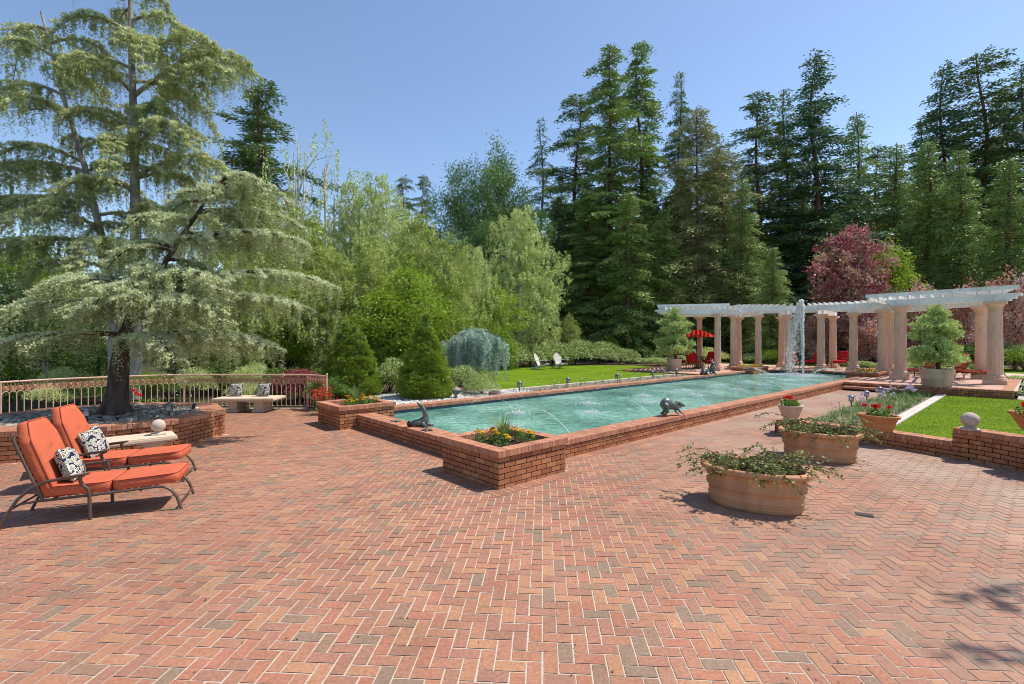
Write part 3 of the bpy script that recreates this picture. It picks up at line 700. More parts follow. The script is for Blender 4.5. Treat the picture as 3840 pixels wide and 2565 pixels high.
# left wing
FL0, FL1 = c[0], c[2]; BL0, BL1 = (10.4,31.0), c[1]
beam(FL0, FL1, ZT, e0=.9, e1=.5); beam(BL0, BL1, ZT, e0=.6, e1=2.2); beam(c[1], c[3], ZT, e0=.4, e1=.5)
rafters(*ext(FL0, FL1, .5, .9), *ext(BL0, BL1, .3, .9), 14, ZT+.28)
fl = ext(FL0, FL1, .5, .5); bl = ext(BL0, BL1, .5, .5); f2 = [np.array(p)-U*.15 for p in fl]; slats(f2[0], f2[1], bl[0], bl[1], ZT+.45, 7, .2)
# radial tie beams
for i, j in ((5,4),(7,6),(8,9),(10,12),(11,14)): beam(c[i], c[j], ZT, h=.24, th=.06, dbl=.13, e0=.5, e1=.4, name='tie_beam')
# centre arc
FA = [(13.4,28.3), (15.0,28.9), (16.3,28.0), (17.85,27.4), (18.95,26.3), (19.35,25.0), (18.9,22.9)]
BA = [(13.9,31.4), (15.3,31.8), (17.4,30.7), (20.0,29.7), (20.8,28.0), (21.5,26.2), (21.6,24.4)]
FA = [(13.45,28.6),(15.05,28.55),(16.3,28.0),(17.7,27.35),(18.95,26.3),(19.4,25.1),(19.0,23.3)]
FAs = [tuple(p) for p in smooth(FA, 1)]; BAs = [tuple(p) for p in smooth(BA, 1)]
for ring, nm in ((FAs,'arc_beam'),(BAs,'arc_beam')):
    mb = MB()
    for a, b in zip(ring[:-1], ring[1:]): mb.obox((*a, ZT+.24+.14), (*b, ZT+.24+.14), .09, .26)
    mb.build(nm, m_wood_white, pg)
for k in range(len(FAs)-1):
    nn = max(1, round(math.dist(FAs[k], FAs[k+1])/.30)); rafters(FAs[k], FAs[k+1], BAs[k], BAs[k+1], nn, ZT+.50, ov=.30, h=.15)

# ------------------------------------------------------------------ sunbeds
m_piping = Mat('dark_rust_piping', (.30,.05,.025), .9, spec=.1)
def rot_y(p, a): return (p[0]*math.cos(a)+p[2]*math.sin(a), p[1], -p[0]*math.sin(a)+p[2]*math.cos(a))
def chaise(label, loc, rotz, group, mc=m_orange):
    t = thing('sunbed', label, 'sunbed', loc, rotz, group)
    mb = MB()
    for s in (-1,1):
        y = s*.285
        mb.tube([(.30,y,.255),(.9,y,.27),(1.36,y,.29)], .016, 6)
    for x in (.42,.72,.95,1.2): mb.tube([(x,-.285,.262),(x,.285,.262)], .011, 6)
    for x in np.linspace(.36,1.34,16): mb.box((x,0,.283+(x-.3)*.012), (.035,.57,.008))
    mb.build('frame', m_bronze_metal, t)
    for s in (-1,1):
        y = s*.315; q = 0 if s < 0 else 0
        mb = MB(); mb.tube([(1.33,s*.285,.29),(1.42,s*.29,.285),(1.50,s*.295,.24),(1.56,s*.30,.15),(1.605,s*.305,0)], .017, 7); mb.build('leg', m_bronze_metal, t)
        mb = MB(); mb.tube([(-.02,y,0),(.05,y,.16),(.13,y,.30),(.24,y,.41),(.36,y,.465),(.48,y,.485),(.70,y,.505)], .017, 7); mb.obox((.50,y,.497),(.74,y,.517),.045,.018); mb.build('rear_leg_and_arm', m_bronze_metal, t)
        mb = MB(); mb.tube([(.665,y,.50),(.66,y,.44),(.69,y,.385),(.73,y,.35),(.74,y,.30),(.745,y,.15),(.75,y,0)], .018, 6); mb.build('leg', m_bronze_metal, t)
        mb = MB(); mb.tube([(.33,s*.285,.26),(.24,s*.285,.5),(.08,s*.285,.95)], .016, 6); mb.tube([(.13,s*.285,.24),(.36,s*.285,.262)], .012, 6); mb.build('back_frame', m_bronze_metal, t)
    mb = MB(); mb.tube([(1.585,-.30,.07),(1.585,.30,.07)], .012, 6); mb.tube([(.07,-.315,.2),(.07,.315,.2)], .012, 6); mb.tube([(.08,-.285,.95),(.08,.285,.95)], .014, 6)
    for z in np.linspace(.32,.9,9): mb.box((.31-(z-.3)*.34,0,z), (.008,.56,.03))
    mb.build('crossbars', m_bronze_metal, t)
    mb = MB(); mb.ell((.60,0,.345), (.325,.285,.062), 32, 12, e=.22); mb.build('seat_cushion', mc, t)
    mb = MB(); rr = [(math.cos(-.055),0,-math.sin(-.055)*-1),(0,1,0),(math.sin(.055),0,1)]
    a = .05; R_ = [(math.cos(a),0,-math.sin(a)),(0,1,0),(math.sin(a),0,math.cos(a))]
    mb.ell((1.245,0,.362), (.325,.285,.062), 32, 12, e=.22, rot=R_); mb.build('leg_cushion', mc, t)
    for cx, zt_, tl in ((.60,.345,0),(1.245,.362,.05)):
        th = np.linspace(0,2*PI,49); f = lambda q: np.sign(q)*np.abs(q)**.24
        for dz in (.052,-.052): 
            mb = MB(); xs = cx+.322*f(np.cos(th)); mb.tube(np.stack([xs, .283*f(np.sin(th)), zt_+dz+(xs-cx)*tl],1), .0045, 5, cap=False); mb.build('piping', m_piping, t)
    # back cushion: a thick slab with cut top corners
    a = math.radians(19); mb = MB()
    nx, nz = 14, 22; V = []
    outl = []
    for face in (1,-1):
        for j in range(nz+1):
            zz = j/nz*.80; half = .285 - max(0, (zz-.60))*.52
            for i in range(nx+1):
                yy = (i/nx*2-1)*half; ed = min(1, min((half-abs(yy))/.05, zz/.05, (.80-zz)/.05)); ed = max(0, ed)
                th = .040+.028*math.sqrt(ed)+ .012*math.sin(PI*zz/.8) - (.022*math.exp(-((yy/.05)**2+((zz-.42)/.05)**2)) if face > 0 else 0)
                V.append((face*th, yy, zz))
    n1 = (nx+1)*(nz+1); F = []
    for j in range(nz):
        for i in range(nx):
            q = j*(nx+1)+i; F.append((q,q+1,q+nx+2,q+nx+1)); F.append((n1+q,n1+q+nx+1,n1+q+nx+2,n1+q+1))
    for j in range(nz):
        q = j*(nx+1); F.append((q,q+nx+1,n1+q+nx+1,n1+q)); q += nx; F.append((q,n1+q,n1+q+nx+1,q+nx+1))
    for i in range(nx): F.append((i,n1+i,n1+i+1,i+1)); q = nz*(nx+1)+i; F.append((q,q+1,n1+q+1,n1+q))
    PQ = [(.052, s_*(.285-max(0,zz-.60)*.52), zz) for s_, zs in ((-1,np.linspace(.02,.79,12)),(1,np.linspace(.79,.02,12))) for zz in zs]
    PQ = np.array(PQ); pp = MB(); pp.tube(np.stack([PQ[:,0]*math.cos(a)-PQ[:,2]*math.sin(a)+.37, PQ[:,1], PQ[:,0]*math.sin(a)+PQ[:,2]*math.cos(a)+.35],1), .0045, 5, cap=False)
    V = np.array(V); X = V[:,0]*math.cos(a)-V[:,2]*math.sin(a)+.37; Z = V[:,0]*math.sin(a)+V[:,2]*math.cos(a)+.35
    mb.add(np.stack([X, V[:,1], Z],1), F, 0, .5, True); bc = mb.build('back_cushion', mc, t); pp.build('piping', m_piping, t)
    mb = MB(); mb.ell((.37+.062*math.cos(a)-.42*math.sin(a)-.012, 0, .35+.42*math.cos(a)+.015), (.012,.014,.014), 8, 6); b = mb.build('button', mc, bc)
    return t
A1, A2 = math.radians(22.5), math.radians(20)
ch1 = chaise('orange cushioned sunbed nearest the camera, on a brown metal frame', (-5.54,5.32,0), A1, 'orange sunbeds')
ch2 = dup(ch1, (-6.28,6.48,0), A2, 1, 'orange cushioned sunbed behind the nearest one, in front of the curved planter')
def pillow(label, loc, rot, s=.22, group='printed scatter cushions', mat=m_pillow):
    n = 14; mb = MB(); V = []
    for f in (1,-1):
        for j in range(n+1):
            for i in range(n+1):
                a, b = i/n*2-1, j/n*2-1
                pin_ = 1-.10*(1-a*a)*abs(b)**2*.9; pin2 = 1-.10*(1-b*b)*abs(a)**2*.9
                V.append((a*s*pin2, b*s*pin_, f*s*.42*((1-a**4)*(1-b**4))**.55))
    n1 = (n+1)**2; F = []
    for j in range(n):
        for i in range(n):
            q = j*(n+1)+i; F.append((q,q+1,q+n+2,q+n+1)); F.append((n1+q,n1+q+n+1,n1+q+n+2,n1+q+1))
    mb.add(V, F, 0, .5, True); o = mb.build('cushion', mat); o.location = loc; o.rotation_euler = rot
    return tag(o, label, 'cushion', group)
def on(ch, x, y, z):
    a = ch.rotation_euler[2]; return (ch.location[0]+x*math.cos(a)-y*math.sin(a), ch.location[1]+x*math.sin(a)+y*math.cos(a), z)
pillow('navy and cream paisley cushion on the nearest sunbed', on(ch1,.47,-.03,.585), (math.radians(68),math.radians(8),A1+PI/2+.15), .205)
pillow('navy and cream paisley cushion on the sunbed behind', on(ch2,.47,-.03,.585), (math.radians(68),math.radians(-6),A2+PI/2-.1), .205)
pillow('paisley cushion at the left on the long stone bench by the railing', (-8.02,13.78,.585), (math.radians(75),0,.03), .195)
pillow('paisley cushion at the right on the long stone bench by the railing', (-7.22,13.78,.585), (math.radians(75),0,-.05), .195)
# sunbeds on the pergola terrace
for x, y, a, lab in ((17.3,19.9,0,''),(18.9,21.9,-.1,'sunbed on the terrace between the two pairs of columns, left of the potted pine'),(19.9,21.4,-.12,'sunbed on the terrace partly hidden behind the potted pine'),(20.6,20.6,-.1,'sunbed on the terrace just left of the rightmost pair of columns')):
    if lab: dup(ch1, (x+1.0, y+.3, .312), PI-.15+a, 1, lab, 'orange sunbeds under the pergola')

# ------------------------------------------------------------------ balls
def ball(label, loc, r, rotz=0):
    t = thing('stone_ball', label, 'ball', loc, rotz, 'stone balls')
    mb = MB(); mb.box((0,0,.012), (r*1.9,r*1.9,.024)); mb.lathe([(r*.75,.024),(r*.6,.045),(r*.5,.06)], 20); mb.build('plinth', m_sphere, t)
    mb = MB(); mb.ell((0,0,.05+r*.97), (r,r,r), 28, 18); mb.build('ball', m_sphere, t)
ball('stone ball standing on the end of the tall curved wall', (7.66,7.93,.52), .122, .9)
ball('stone ball standing on the right end of the stone bench', (-5.98,8.02,.42), .105, .7)

# ------------------------------------------------------------------ tubs and pots
def oval_tub(label, loc, rotz):
    t = thing('oval_tub', label, 'planter', loc, rotz, 'large oval terracotta tubs')
    pr = [(.84,0),(.885,.010),(.875,.028),(.90,.038),(.91,.05),(.885,.06),(.91,.07),(.925,.082),(.895,.092),(.92,.102),(.935,.112),(.91,.124),(.93,.225),(.965,.232),(.97,.245),(.94,.255),(.965,.264),(.97,.276),(.945,.286),(.965,.395),(.99,.402),(1.05,.412),(1.09,.434),(1.085,.462),(1.04,.482),(.98,.480),(.93,.462),(.92,.43),(.915,.37)]
    mb = MB(); mb.lathe([(r*.57, z) for r, z in pr], 72, sc_=(1,.68), power=.86); mb.build('body', m_tub, t)
    mb = MB(); mb.lathe([(.50,.36),(.51,.385),(.30,.40),(.05,.405)], 48, sc_=(1,.66), power=.86); mb.build('soil', m_soil, t)
    return t
T1, T2 = math.radians(-31), math.radians(-32)
oval_tub('oval terracotta tub nearest the camera, with trailing leafy stems', (2.98,5.82,0), T1)
oval_tub('oval terracotta tub further back, beside the low curved wall', (5.26,8.12,0), T2)
def arching(label, loc, rotz, seed, n=46, spread=1.0):
    g_ = random.Random(seed); t = thing('trailing_shrub', label, 'plant', loc, rotz, 'bronze leaved shrubs in the oval tubs')
    st = MB(); lf = MB(); P, D, S, C = [], [], [], []
    for i in range(n):
        a = g_.uniform(0, 2*PI); L_ = g_.uniform(.25,.74)*spread*(1.15 if abs(math.cos(a)) > .6 else .75); up = g_.uniform(.35,1.05)
        x0, y0 = g_.uniform(-.3,.3), g_.uniform(-.12,.12); path = []
        cur = g_.uniform(-.4,.4)
        for k in range(9):
            s = k/8; aa = a+cur*s
            path.append((x0+L_*s*math.cos(aa), y0+L_*s*math.sin(aa), .39+L_*(up*s*1.15-.62*s*s*(.5+up))+g_.uniform(-.01,.01)))
        st.tube(path, np.linspace(.0065,.002,9), 4, cap=False)
        for k in range(int(70*L_)):
            s = g_.uniform(.12,1); f = s*8; j = min(7, int(f)); p = np.array(path[j])*(1-(f-j))+np.array(path[j+1])*(f-j)
            d = np.array([g_.gauss(0,1), g_.gauss(0,1), g_.gauss(-.1,.6)])+np.array([math.cos(a), math.sin(a), 0])*.6
            P.append(p+np.array([g_.gauss(0,.012) for _ in range(3)])); D.append(d); S.append(g_.uniform(.034,.060)); C.append(g_.random())
    st.build('stems', m_bark, t); S = np.array(S); lf.leaves(P, D, S, S*.55, np.array(C), flat=.4); lf.build('leaves', m_tubleaf, t)
arching('leafy shrub with arching stems in the nearest oval tub', (2.98,5.82,0), T1, 3, 120, .92)
arching('leafy shrub with arching stems in the further oval tub', (5.26,8.12,0), T2, 8, 130, 1.0)

def geranium(label, loc, r, seed, nf=4, h=.2, group='potted red geraniums'):
    g_ = np.random.default_rng(seed); t = thing('geranium', label, 'flower', loc, 0, group)
    n = 260; a = g_.uniform(0,2*PI,n); q = r*np.sqrt(g_.random(n)); P = np.stack([q*np.cos(a), q*np.sin(a), g_.random(n)*h*.6],1)
    mb = MB(); mb.leaves(P, g_.normal(0,1,(n,3))+[0,0,.4], .05, .045, g_.random(n), .5); mb.build('leaves', m_shrub2, t)
    for k in range(nf):
        x, y = g_.uniform(-r,r,2)*.9; z = h*g_.uniform(.8,1.15); mb = MB(); mb.tube([(x*.6,y*.6,0),(x,y,z)], .003, 4); P = np.array([x,y,z])+g_.normal(0,.02,(60,3))*[1,1,.7]
        mb.leaves(P, g_.normal(0,1,(60,3)), .032, .03, g_.random(60), mat=1); mb.build('flower_head', [m_strap, m_redf], t)
def round_pot(label, loc, pr, mat, seg=40, sc_=(1,1), name='flower_pot', cat='pot', group=None, rotz=0, feet=0):
    t = thing(name, label, cat, loc, rotz, group); mb = MB(); mb.lathe(pr, seg, sc_=sc_); mb.build('body', mat, t)
    r, z = pr[-1]; mb = MB(); mb.lathe([(r*.99,z-.03),(r*.97,z),(r*.4,z+.01)], 24, sc_=sc_); mb.build('soil', m_soil, t)
    for k in range(feet):
        a = k*2*PI/feet+.5; mb = MB(); mb.box((math.cos(a)*pr[0][0]*.8*sc_[0], math.sin(a)*pr[0][0]*.8*sc_[1], -.02), (.10,.08,.05)); mb.build('foot', mat, t)
    return t
prA = [(.17,0),(.18,.02),(.21,.12),(.215,.17),(.223,.175),(.225,.20),(.233,.205),(.236,.23),(.25,.245),(.27,.25),(.275,.285),(.265,.30),(.24,.295),(.23,.25)]
round_pot('orange terracotta pot of red geraniums on the low curved wall', (7.05,9.12,.285), prA, m_pot, group='orange terracotta pots on the garden walls', sc_=(1.25,.9), rotz=-.9)
geranium('red geraniums in the orange pot on the low curved wall', (7.05,9.12,.54), .20, 3, 5)
prB = [(.22,0),(.25,.02),(.31,.10),(.36,.20),(.368,.205),(.376,.235),(.384,.24),(.392,.27),(.40,.29),(.43,.30),(.435,.335),(.42,.35),(.38,.34),(.37,.29)]
round_pot('big orange terracotta bowl cut off by the right edge of the picture', (8.02,7.02,.57), prB, m_pot, sc_=(1.15,.62), rotz=-1.15, group='orange terracotta pots on the garden walls', feet=4)
geranium('red geraniums in the big terracotta bowl at the right edge', (7.95,7.1,.86), .30, 5, 6, .17)
prU = [(.16,0),(.17,.03),(.13,.06),(.17,.10),(.21,.22),(.235,.30),(.25,.31),(.25,.34),(.22,.335),(.21,.30)]
round_pot('square grey stone urn of geraniums at the far end of the low wall', (5.98,10.18,.29), prU, m_palepot, seg=8, rotz=.5)
geranium('red geraniums in the grey stone urn behind the further tub', (5.98,10.18,.60), .18, 9, 3, .2)
def pot_pine_pot(label, loc, s, sy):
    pr = [(.80,0),(.84,.02),(.83,.05),(.86,.07),(.85,.10),(.88,.12),(.92,.45),(.95,.47),(.94,.49),(.99,.82),(1.03,.86),(1.05,.90),(1.04,.96),(1.0,1.0),(.95,.98),(.93,.88)]
    return round_pot(label, loc, [(r*s, z*sy) for r, z in pr], m_palepot, 48, group='big pale pots holding the pines')
PL, PR = (9.25,27.0,.312), (15.9,17.75,.312)
pot_pine_pot('big pale round pot of the left pine at the end of the terrace', PL, .40, .70)
pot_pine_pot('big pale round pot of the right pine in front of the pergola', PR, .50, .66)

# ------------------------------------------------------------------ flowers in the square planters
def strap_clump(mb, x, y, z, n, L_, wd, g_, lean=.55, mat=0):
    for i in range(n):
        a = g_.uniform(0,2*PI); l = L_*g_.uniform(.6,1.05); k = lean*g_.uniform(.2,1.2); P0 = np.array([x+g_.gauss(0,.03), y+g_.gauss(0,.03), z]); pts = []
        for s in np.linspace(0,1,5): pts.append(P0+np.array([math.cos(a)*l*k*s**1.6, math.sin(a)*l*k*s**1.6, l*(s-.35*k*s*s)]))
        sd = np.array([-math.sin(a), math.cos(a), 0])*wd/2; V = []
        for j, p in enumerate(pts): w_ = sd*(1-.22*j) if j < 4 else sd*.05; V += [p-w_, p+w_]
        mb.add(V, [(2*j,2*j+1,2*j+3,2*j+2) for j in range(4)], mat, g_.random())
def marigold(label, loc, g_, m_fl, group):
    t = thing('marigold', label, 'flower', loc, 0, group); n = 90
    P = rng.normal(0,1,(n,3))*[.045,.045,.05]+[0,0,.08]; mb = MB(); mb.leaves(P, rng.normal(0,1,(n,3))+[0,0,.4], .05, .018, rng.random(n)); mb.tube([(0,0,-.03),(0,0,.16)], .004, 4, cap=False); mb.build('leaves', m_shrub2, t)
    for k in range(g_.choice((1,1,2,3))):
        c_ = np.array([g_.gauss(0,.03), g_.gauss(0,.03), g_.uniform(.15,.21)]); Q = c_+rng.normal(0,1,(60,3))*[.011,.011,.005]
        mb = MB(); mb.leaves(Q, (Q-c_)*[1,1,.3]+[0,0,.004], .028, .022, rng.random(60), .7); mb.build('flower_head', m_fl, t)
def planter_flowers(u0, v0, where, seed, n=14):
    g_ = random.Random(seed); k = 0; spots = []
    while len(spots) < n:
        a, b = g_.uniform(.27,1.07), g_.uniform(.27,1.07)
        if abs(a-.7)+abs(b-.7) < .16 or any(math.hypot(a-p,b-q) < .13 for p, q in spots): continue
        spots.append((a, b))
    for a, b in spots:
        yel = g_.random() < .5
        marigold(('yellow' if yel else 'orange')+' marigold '+where, W3(u0+a, v0+b, .44), g_, m_yellow if yel else m_orangef, ('yellow' if yel else 'orange')+' marigolds '+where)
    mb = MB(); strap_clump(mb, 0, 0, 0, 130, .58, .012, g_, .72); o = mb.build('grass_tuft', m_strap); o.location = W3(u0+.70, v0+.70, .44); tag(o, 'tall arching grass tuft in the middle of the planter '+('at the near pool corner' if seed == 1 else 'beside the railing'), 'grass')
planter_flowers(0, 0, 'in the near corner planter', 1, 9)
planter_flowers(.12, 5.62, 'in the far corner planter', 2, 15)
def bed_flowers(label, u0, v0, du, dv, z, seed):
    mb = MB(); n = 2200; P = np.stack([rng.uniform(0,du,n), rng.uniform(0,dv,n), rng.random(n)*.14],1); mb.leaves(P, rng.normal(0,1,(n,3))+[0,0,.5], .06, .03, rng.random(n))
    m = 30
    for k in range(m):
        c_ = np.array([random.uniform(0,du), random.uniform(0,dv), random.uniform(.13,.2)]); Q = c_+rng.normal(0,.015,(30,3)); mb.leaves(Q, rng.normal(0,1,(30,3)), .035, .03, rng.random(30), mat=random.choice((1,2)))
    o = mb.build('flower_bed', [m_shrub, m_orangef, m_yellow]); o.location = W3(u0, v0, z); o.rotation_euler = (0,0,AU); tag(o, label, 'flowers'); o['kind'] = 'stuff'
bed_flowers('orange and yellow flowers filling the low planter left of the fountain', 23.72, 5.94, 1.65, .8, .44, 1)
bed_flowers('orange and yellow flowers filling the low planter right of the fountain', 23.42, .32, 1.65, .8, .44, 2)

# ------------------------------------------------------------------ garden lanterns
ln_ = thing('path_lantern', 'grey path lantern at the left on the stones of the curved planter', 'lantern', (-7.82,8.72,.47), .5, 'small lanterns on black posts')
mb = MB(); mb.tube([(0,0,0),(0,0,.15)], .014, 8); mb.build('post', m_dark_metal, ln_)
mb = MB(); mb.box((0,0,.155), (.10,.10,.012)); mb.box((0,0,.268), (.105,.105,.010))
for a in (-1,1):
    for b in (-1,1): mb.box((a*.044,b*.044,.21), (.010,.010,.11))
for a, b in ((1,0),(-1,0),(0,1),(0,-1)): mb.box((a*.045,b*.045,.235), (.008 if a else .09, .008 if b else .09, .007)); 
mb.build('housing', m_dark_metal, ln_)
mb = MB(); mb.box((0,0,.21), (.08,.08,.106)); mb.build('glass', m_lampglass, ln_)
mb = MB(); mb.lathe([(.10,.272),(.098,.280),(.03,.315),(.012,.325)], 4); mb.build('roof', Mat('blue_grey_metal_roof', (.12,.145,.17), .4, spec=.5), ln_)
LG = 'small lanterns on black posts'
for x, y, z, lab in ((-6.72,9.3,.48,'path lantern right of the cedar trunk, near the corner of the curved planter'),):
    dup(ln_, (x,y,z), .3, 1, lab)
for i, (u, v) in enumerate(((6.9,7.0),(9.4,7.0),(12.6,7.05),(15.4,7.1),(17.6,7.1))):
    dup(ln_, W3(u, v, LV), AU, (1.15,1.15,1.25), ['path lantern between pool and left lawn, the one nearest the pebbles','path lantern between pool and left lawn, second from the pebbles','middle one of five path lanterns between pool and left lawn','path lantern between pool and left lawn, next to the last','path lantern between pool and left lawn, nearest the terrace step'][i])
for i, (u, v) in enumerate(((13.1,-1.08),(15.0,-1.08),(17.0,-1.08))):
    dup(ln_, W3(u, v, .01), AU, 1.15, ['path lantern among the lilac flowers, closest to the tubs','middle path lantern beside the lilac flowers','path lantern beside the lilac flowers, closest to the terrace'][i])
dup(ln_, (18.4,17.0,.04), .2, 1.2, 'path lantern on the gravel right of the rightmost column')
t = thing('stone_lantern', 'small grey stone lantern on the pebbles beside the cone spruce', 'lantern', (-1.72,14.55,LV), .5)
mb = MB(); mb.lathe([(.10,0),(.09,.03),(.05,.05),(.045,.10),(.10,.13),(.10,.145)], 8); mb.build('base', m_greystone, t)
mb = MB()
for a in (-1,1):
    for b in (-1,1): mb.box((a*.06,b*.06,.20), (.03,.03,.11))
mb.box((0,0,.2), (.09,.09,.10)); mb.build('fire_box', m_greystone, t)
mb = MB(); mb.lathe([(.17,.252),(.165,.27),(.07,.325),(.03,.34),(.03,.37),(.01,.385)], 12); mb.build('roof', m_greystone, t)
mb = MB(); mb.ell((0,0,.05), (.22,.15,.12), 14, 8); o = mb.build('boulder', Mat('reddish_boulder', (.22,.15,.12), .9, nz=(8,.3), bump=(10,.6,.04))); o.location = (-.55,15.4,LV); tag(o, 'reddish brown boulder on the pebbles right of the stone lantern', 'rock')
mb = MB(); mb.box((0,0,.0), (.17,.10,.008))
for i in range(9): mb.box((-.072+i*.018,0,.005), (.007,.09,.006))
o = mb.build('drain_grate', m_grate); o.location = (4.05,5.45,.006); o.rotation_euler = (0,0,-.5); tag(o, 'small cast iron drain grate set in the brick paving', 'drain')
mb = MB(); mb.lathe([(.045,0),(.045,.13),(.04,.14)], 12); o = mb.build('spotlight_post', m_greystone); o.location = (-6.9,8.55,.47); tag(o, 'short grey post sticking out of the river stones below the trunk', 'post')
mb = MB(); mb.tube([(0,0,0),(0,0,.12),(.03,0,.17)], .035, 10); o = mb.build('garden_spotlight', m_dark_metal); o.location = (-6.95,10.35,.47); tag(o, 'black garden spotlight at the back of the curved planter', 'spotlight')

# ------------------------------------------------------------------ adirondack chairs
def adirondack(label, loc, rotz):
    t = thing('adirondack_chair', label, 'chair', loc, rotz, 'white adirondack chairs on the left lawn')
    mb = MB()
    for i in range(6): mb.obox((0.42-.085*i,-.27,.36-.026*i), (0.42-.085*i,.27,.36-.026*i), .075, .02)
    mb.build('seat', m_adk, t)
    for i in range(7):
        y = (i-3)*.082; h_ = 1.0-.028*(i-3)**2
        a = (-.06,y*.85,.24); b = (-.06-.34*(h_-.24)/.76,y*1.15,h_); mb = MB(); mb.obox(a, b, .072, .02, up=(1,0,.4)); mb.build('back_slat', m_adk, t)
    for s in (-1,1):
        mb = MB(); mb.obox((.46,s*.29,0),(.46,s*.29,.55),.09,.03); mb.build('front_leg', m_adk, t)
        mb = MB(); mb.obox((.48,s*.265,.33),(-.52,s*.265,.04),.025,.12); mb.build('rear_leg', m_adk, t)
        mb = MB(); mb.obox((.52,s*.32,.57),(-.22,s*.32,.55),.12,.022); mb.build('armrest', m_adk, t)
    return t
ad = adirondack('white adirondack chair turned to the right on the left lawn, the left one', (1.75,29.3,LV), -.45)
dup(ad, (3.05,30.3,LV), -1.0, 1, 'white adirondack chair facing the pool on the left lawn, the right one')
# ------------------------------------------------------------------ trees
def conifer(seed, H, R, nb, lpb, leaf, mat, bark, bare=.08, up=.12, droop=.35, tr=.35, prof='cone', lean=0, irr=.3, wfac=.25, hang=.12, name='crown', top=.0):
    """trunk and crown of one conifer; returns (trunk mesh, crown mesh)"""
    g = np.random.default_rng(seed); wd = MB(); cr = MB()
    zz = np.linspace(0, H*.985, 12); bend = lean*H*(zz/H)**2
    wd.tube(np.stack([bend+.012*H*np.sin(zz*.35+seed)*(zz/H), .01*H*np.sin(zz*.3)*(zz/H), zz],1), tr*(1-zz/H*.93), 8, cap=False)
    for k in range(nb):
        t = ((k+g.random())/nb)**1.05; z = H*(bare+(1-bare)*t*.99); az = k*2.399+g.normal(0,.35)
        if g.random() < .16: continue
        if prof == 'cone': L_ = R*((1-t)**.92*min(1,.45+t*3.2)*1.12+.03)
        elif prof == 'col': L_ = R*((1-t)**.6*min(1,.6+t*2.5)*1.05+.03)
        elif prof == 'ragged': L_ = R*((1-t)**.55+.08)*(.55+.45*abs(math.sin(t*17+seed)))
        else: L_ = R*(math.sin(PI*min(1,t*.93+.07))**.6)
        L_ = max(.25, L_*(1+irr*g.normal())); L_ = min(L_, R*1.45)
        m = int(2.5*lpb*(L_/R)*(.6+.8*g.random())+6)
        K = max(3, int(12*(L_/R)+2)); ks = .10+.90*(np.arange(K)+g.random(K))/K; kq = g.uniform(-1,1,K)*(wfac*L_*(1.05-ks)**.7+.02*R); kc = g.random(K)
        i = g.integers(0, K, m); cl = .062*R; s = ks[i]; q = kq[i]+g.normal(0,cl,m)
        ca, sa = math.cos(az), math.sin(az)
        x = s*L_+g.normal(0,cl,m); s = x/max(L_,.1); z_ = up*x-droop*x*x/max(L_,.1)-np.abs(kq[i])*.25-g.exponential(hang, m)
        bx = lean*H*(z/H)**2
        P = np.stack([bx+x*ca-q*sa, x*sa+q*ca, z+z_],1)
        D = np.stack([ca*1.0-sa*np.sign(q)*.9, sa*1.0+ca*np.sign(q)*.9, np.full(m,-.35)],1)+g.normal(0,.45,(m,3))
        c0 = g.random(); c = np.clip(c0*.25+.5*kc[i]+.25*g.random(m), 0, .999)
        cr.leaves(P, D,   .56*leaf*g.uniform(.6,1.25,m), leaf*.21, c, flat=.45)
        if L_ > R*.25:
            xs = np.linspace(0,.9*L_,4); wd.tube(np.stack([bx+xs*ca, xs*sa, z+up*xs-droop*xs*xs/L_],1), np.linspace(.028*tr/.35+.012*L_,.008,4), 4, cap=False)
    return wd.mesh('trunk', [bark]), cr.mesh('crown', [mat])
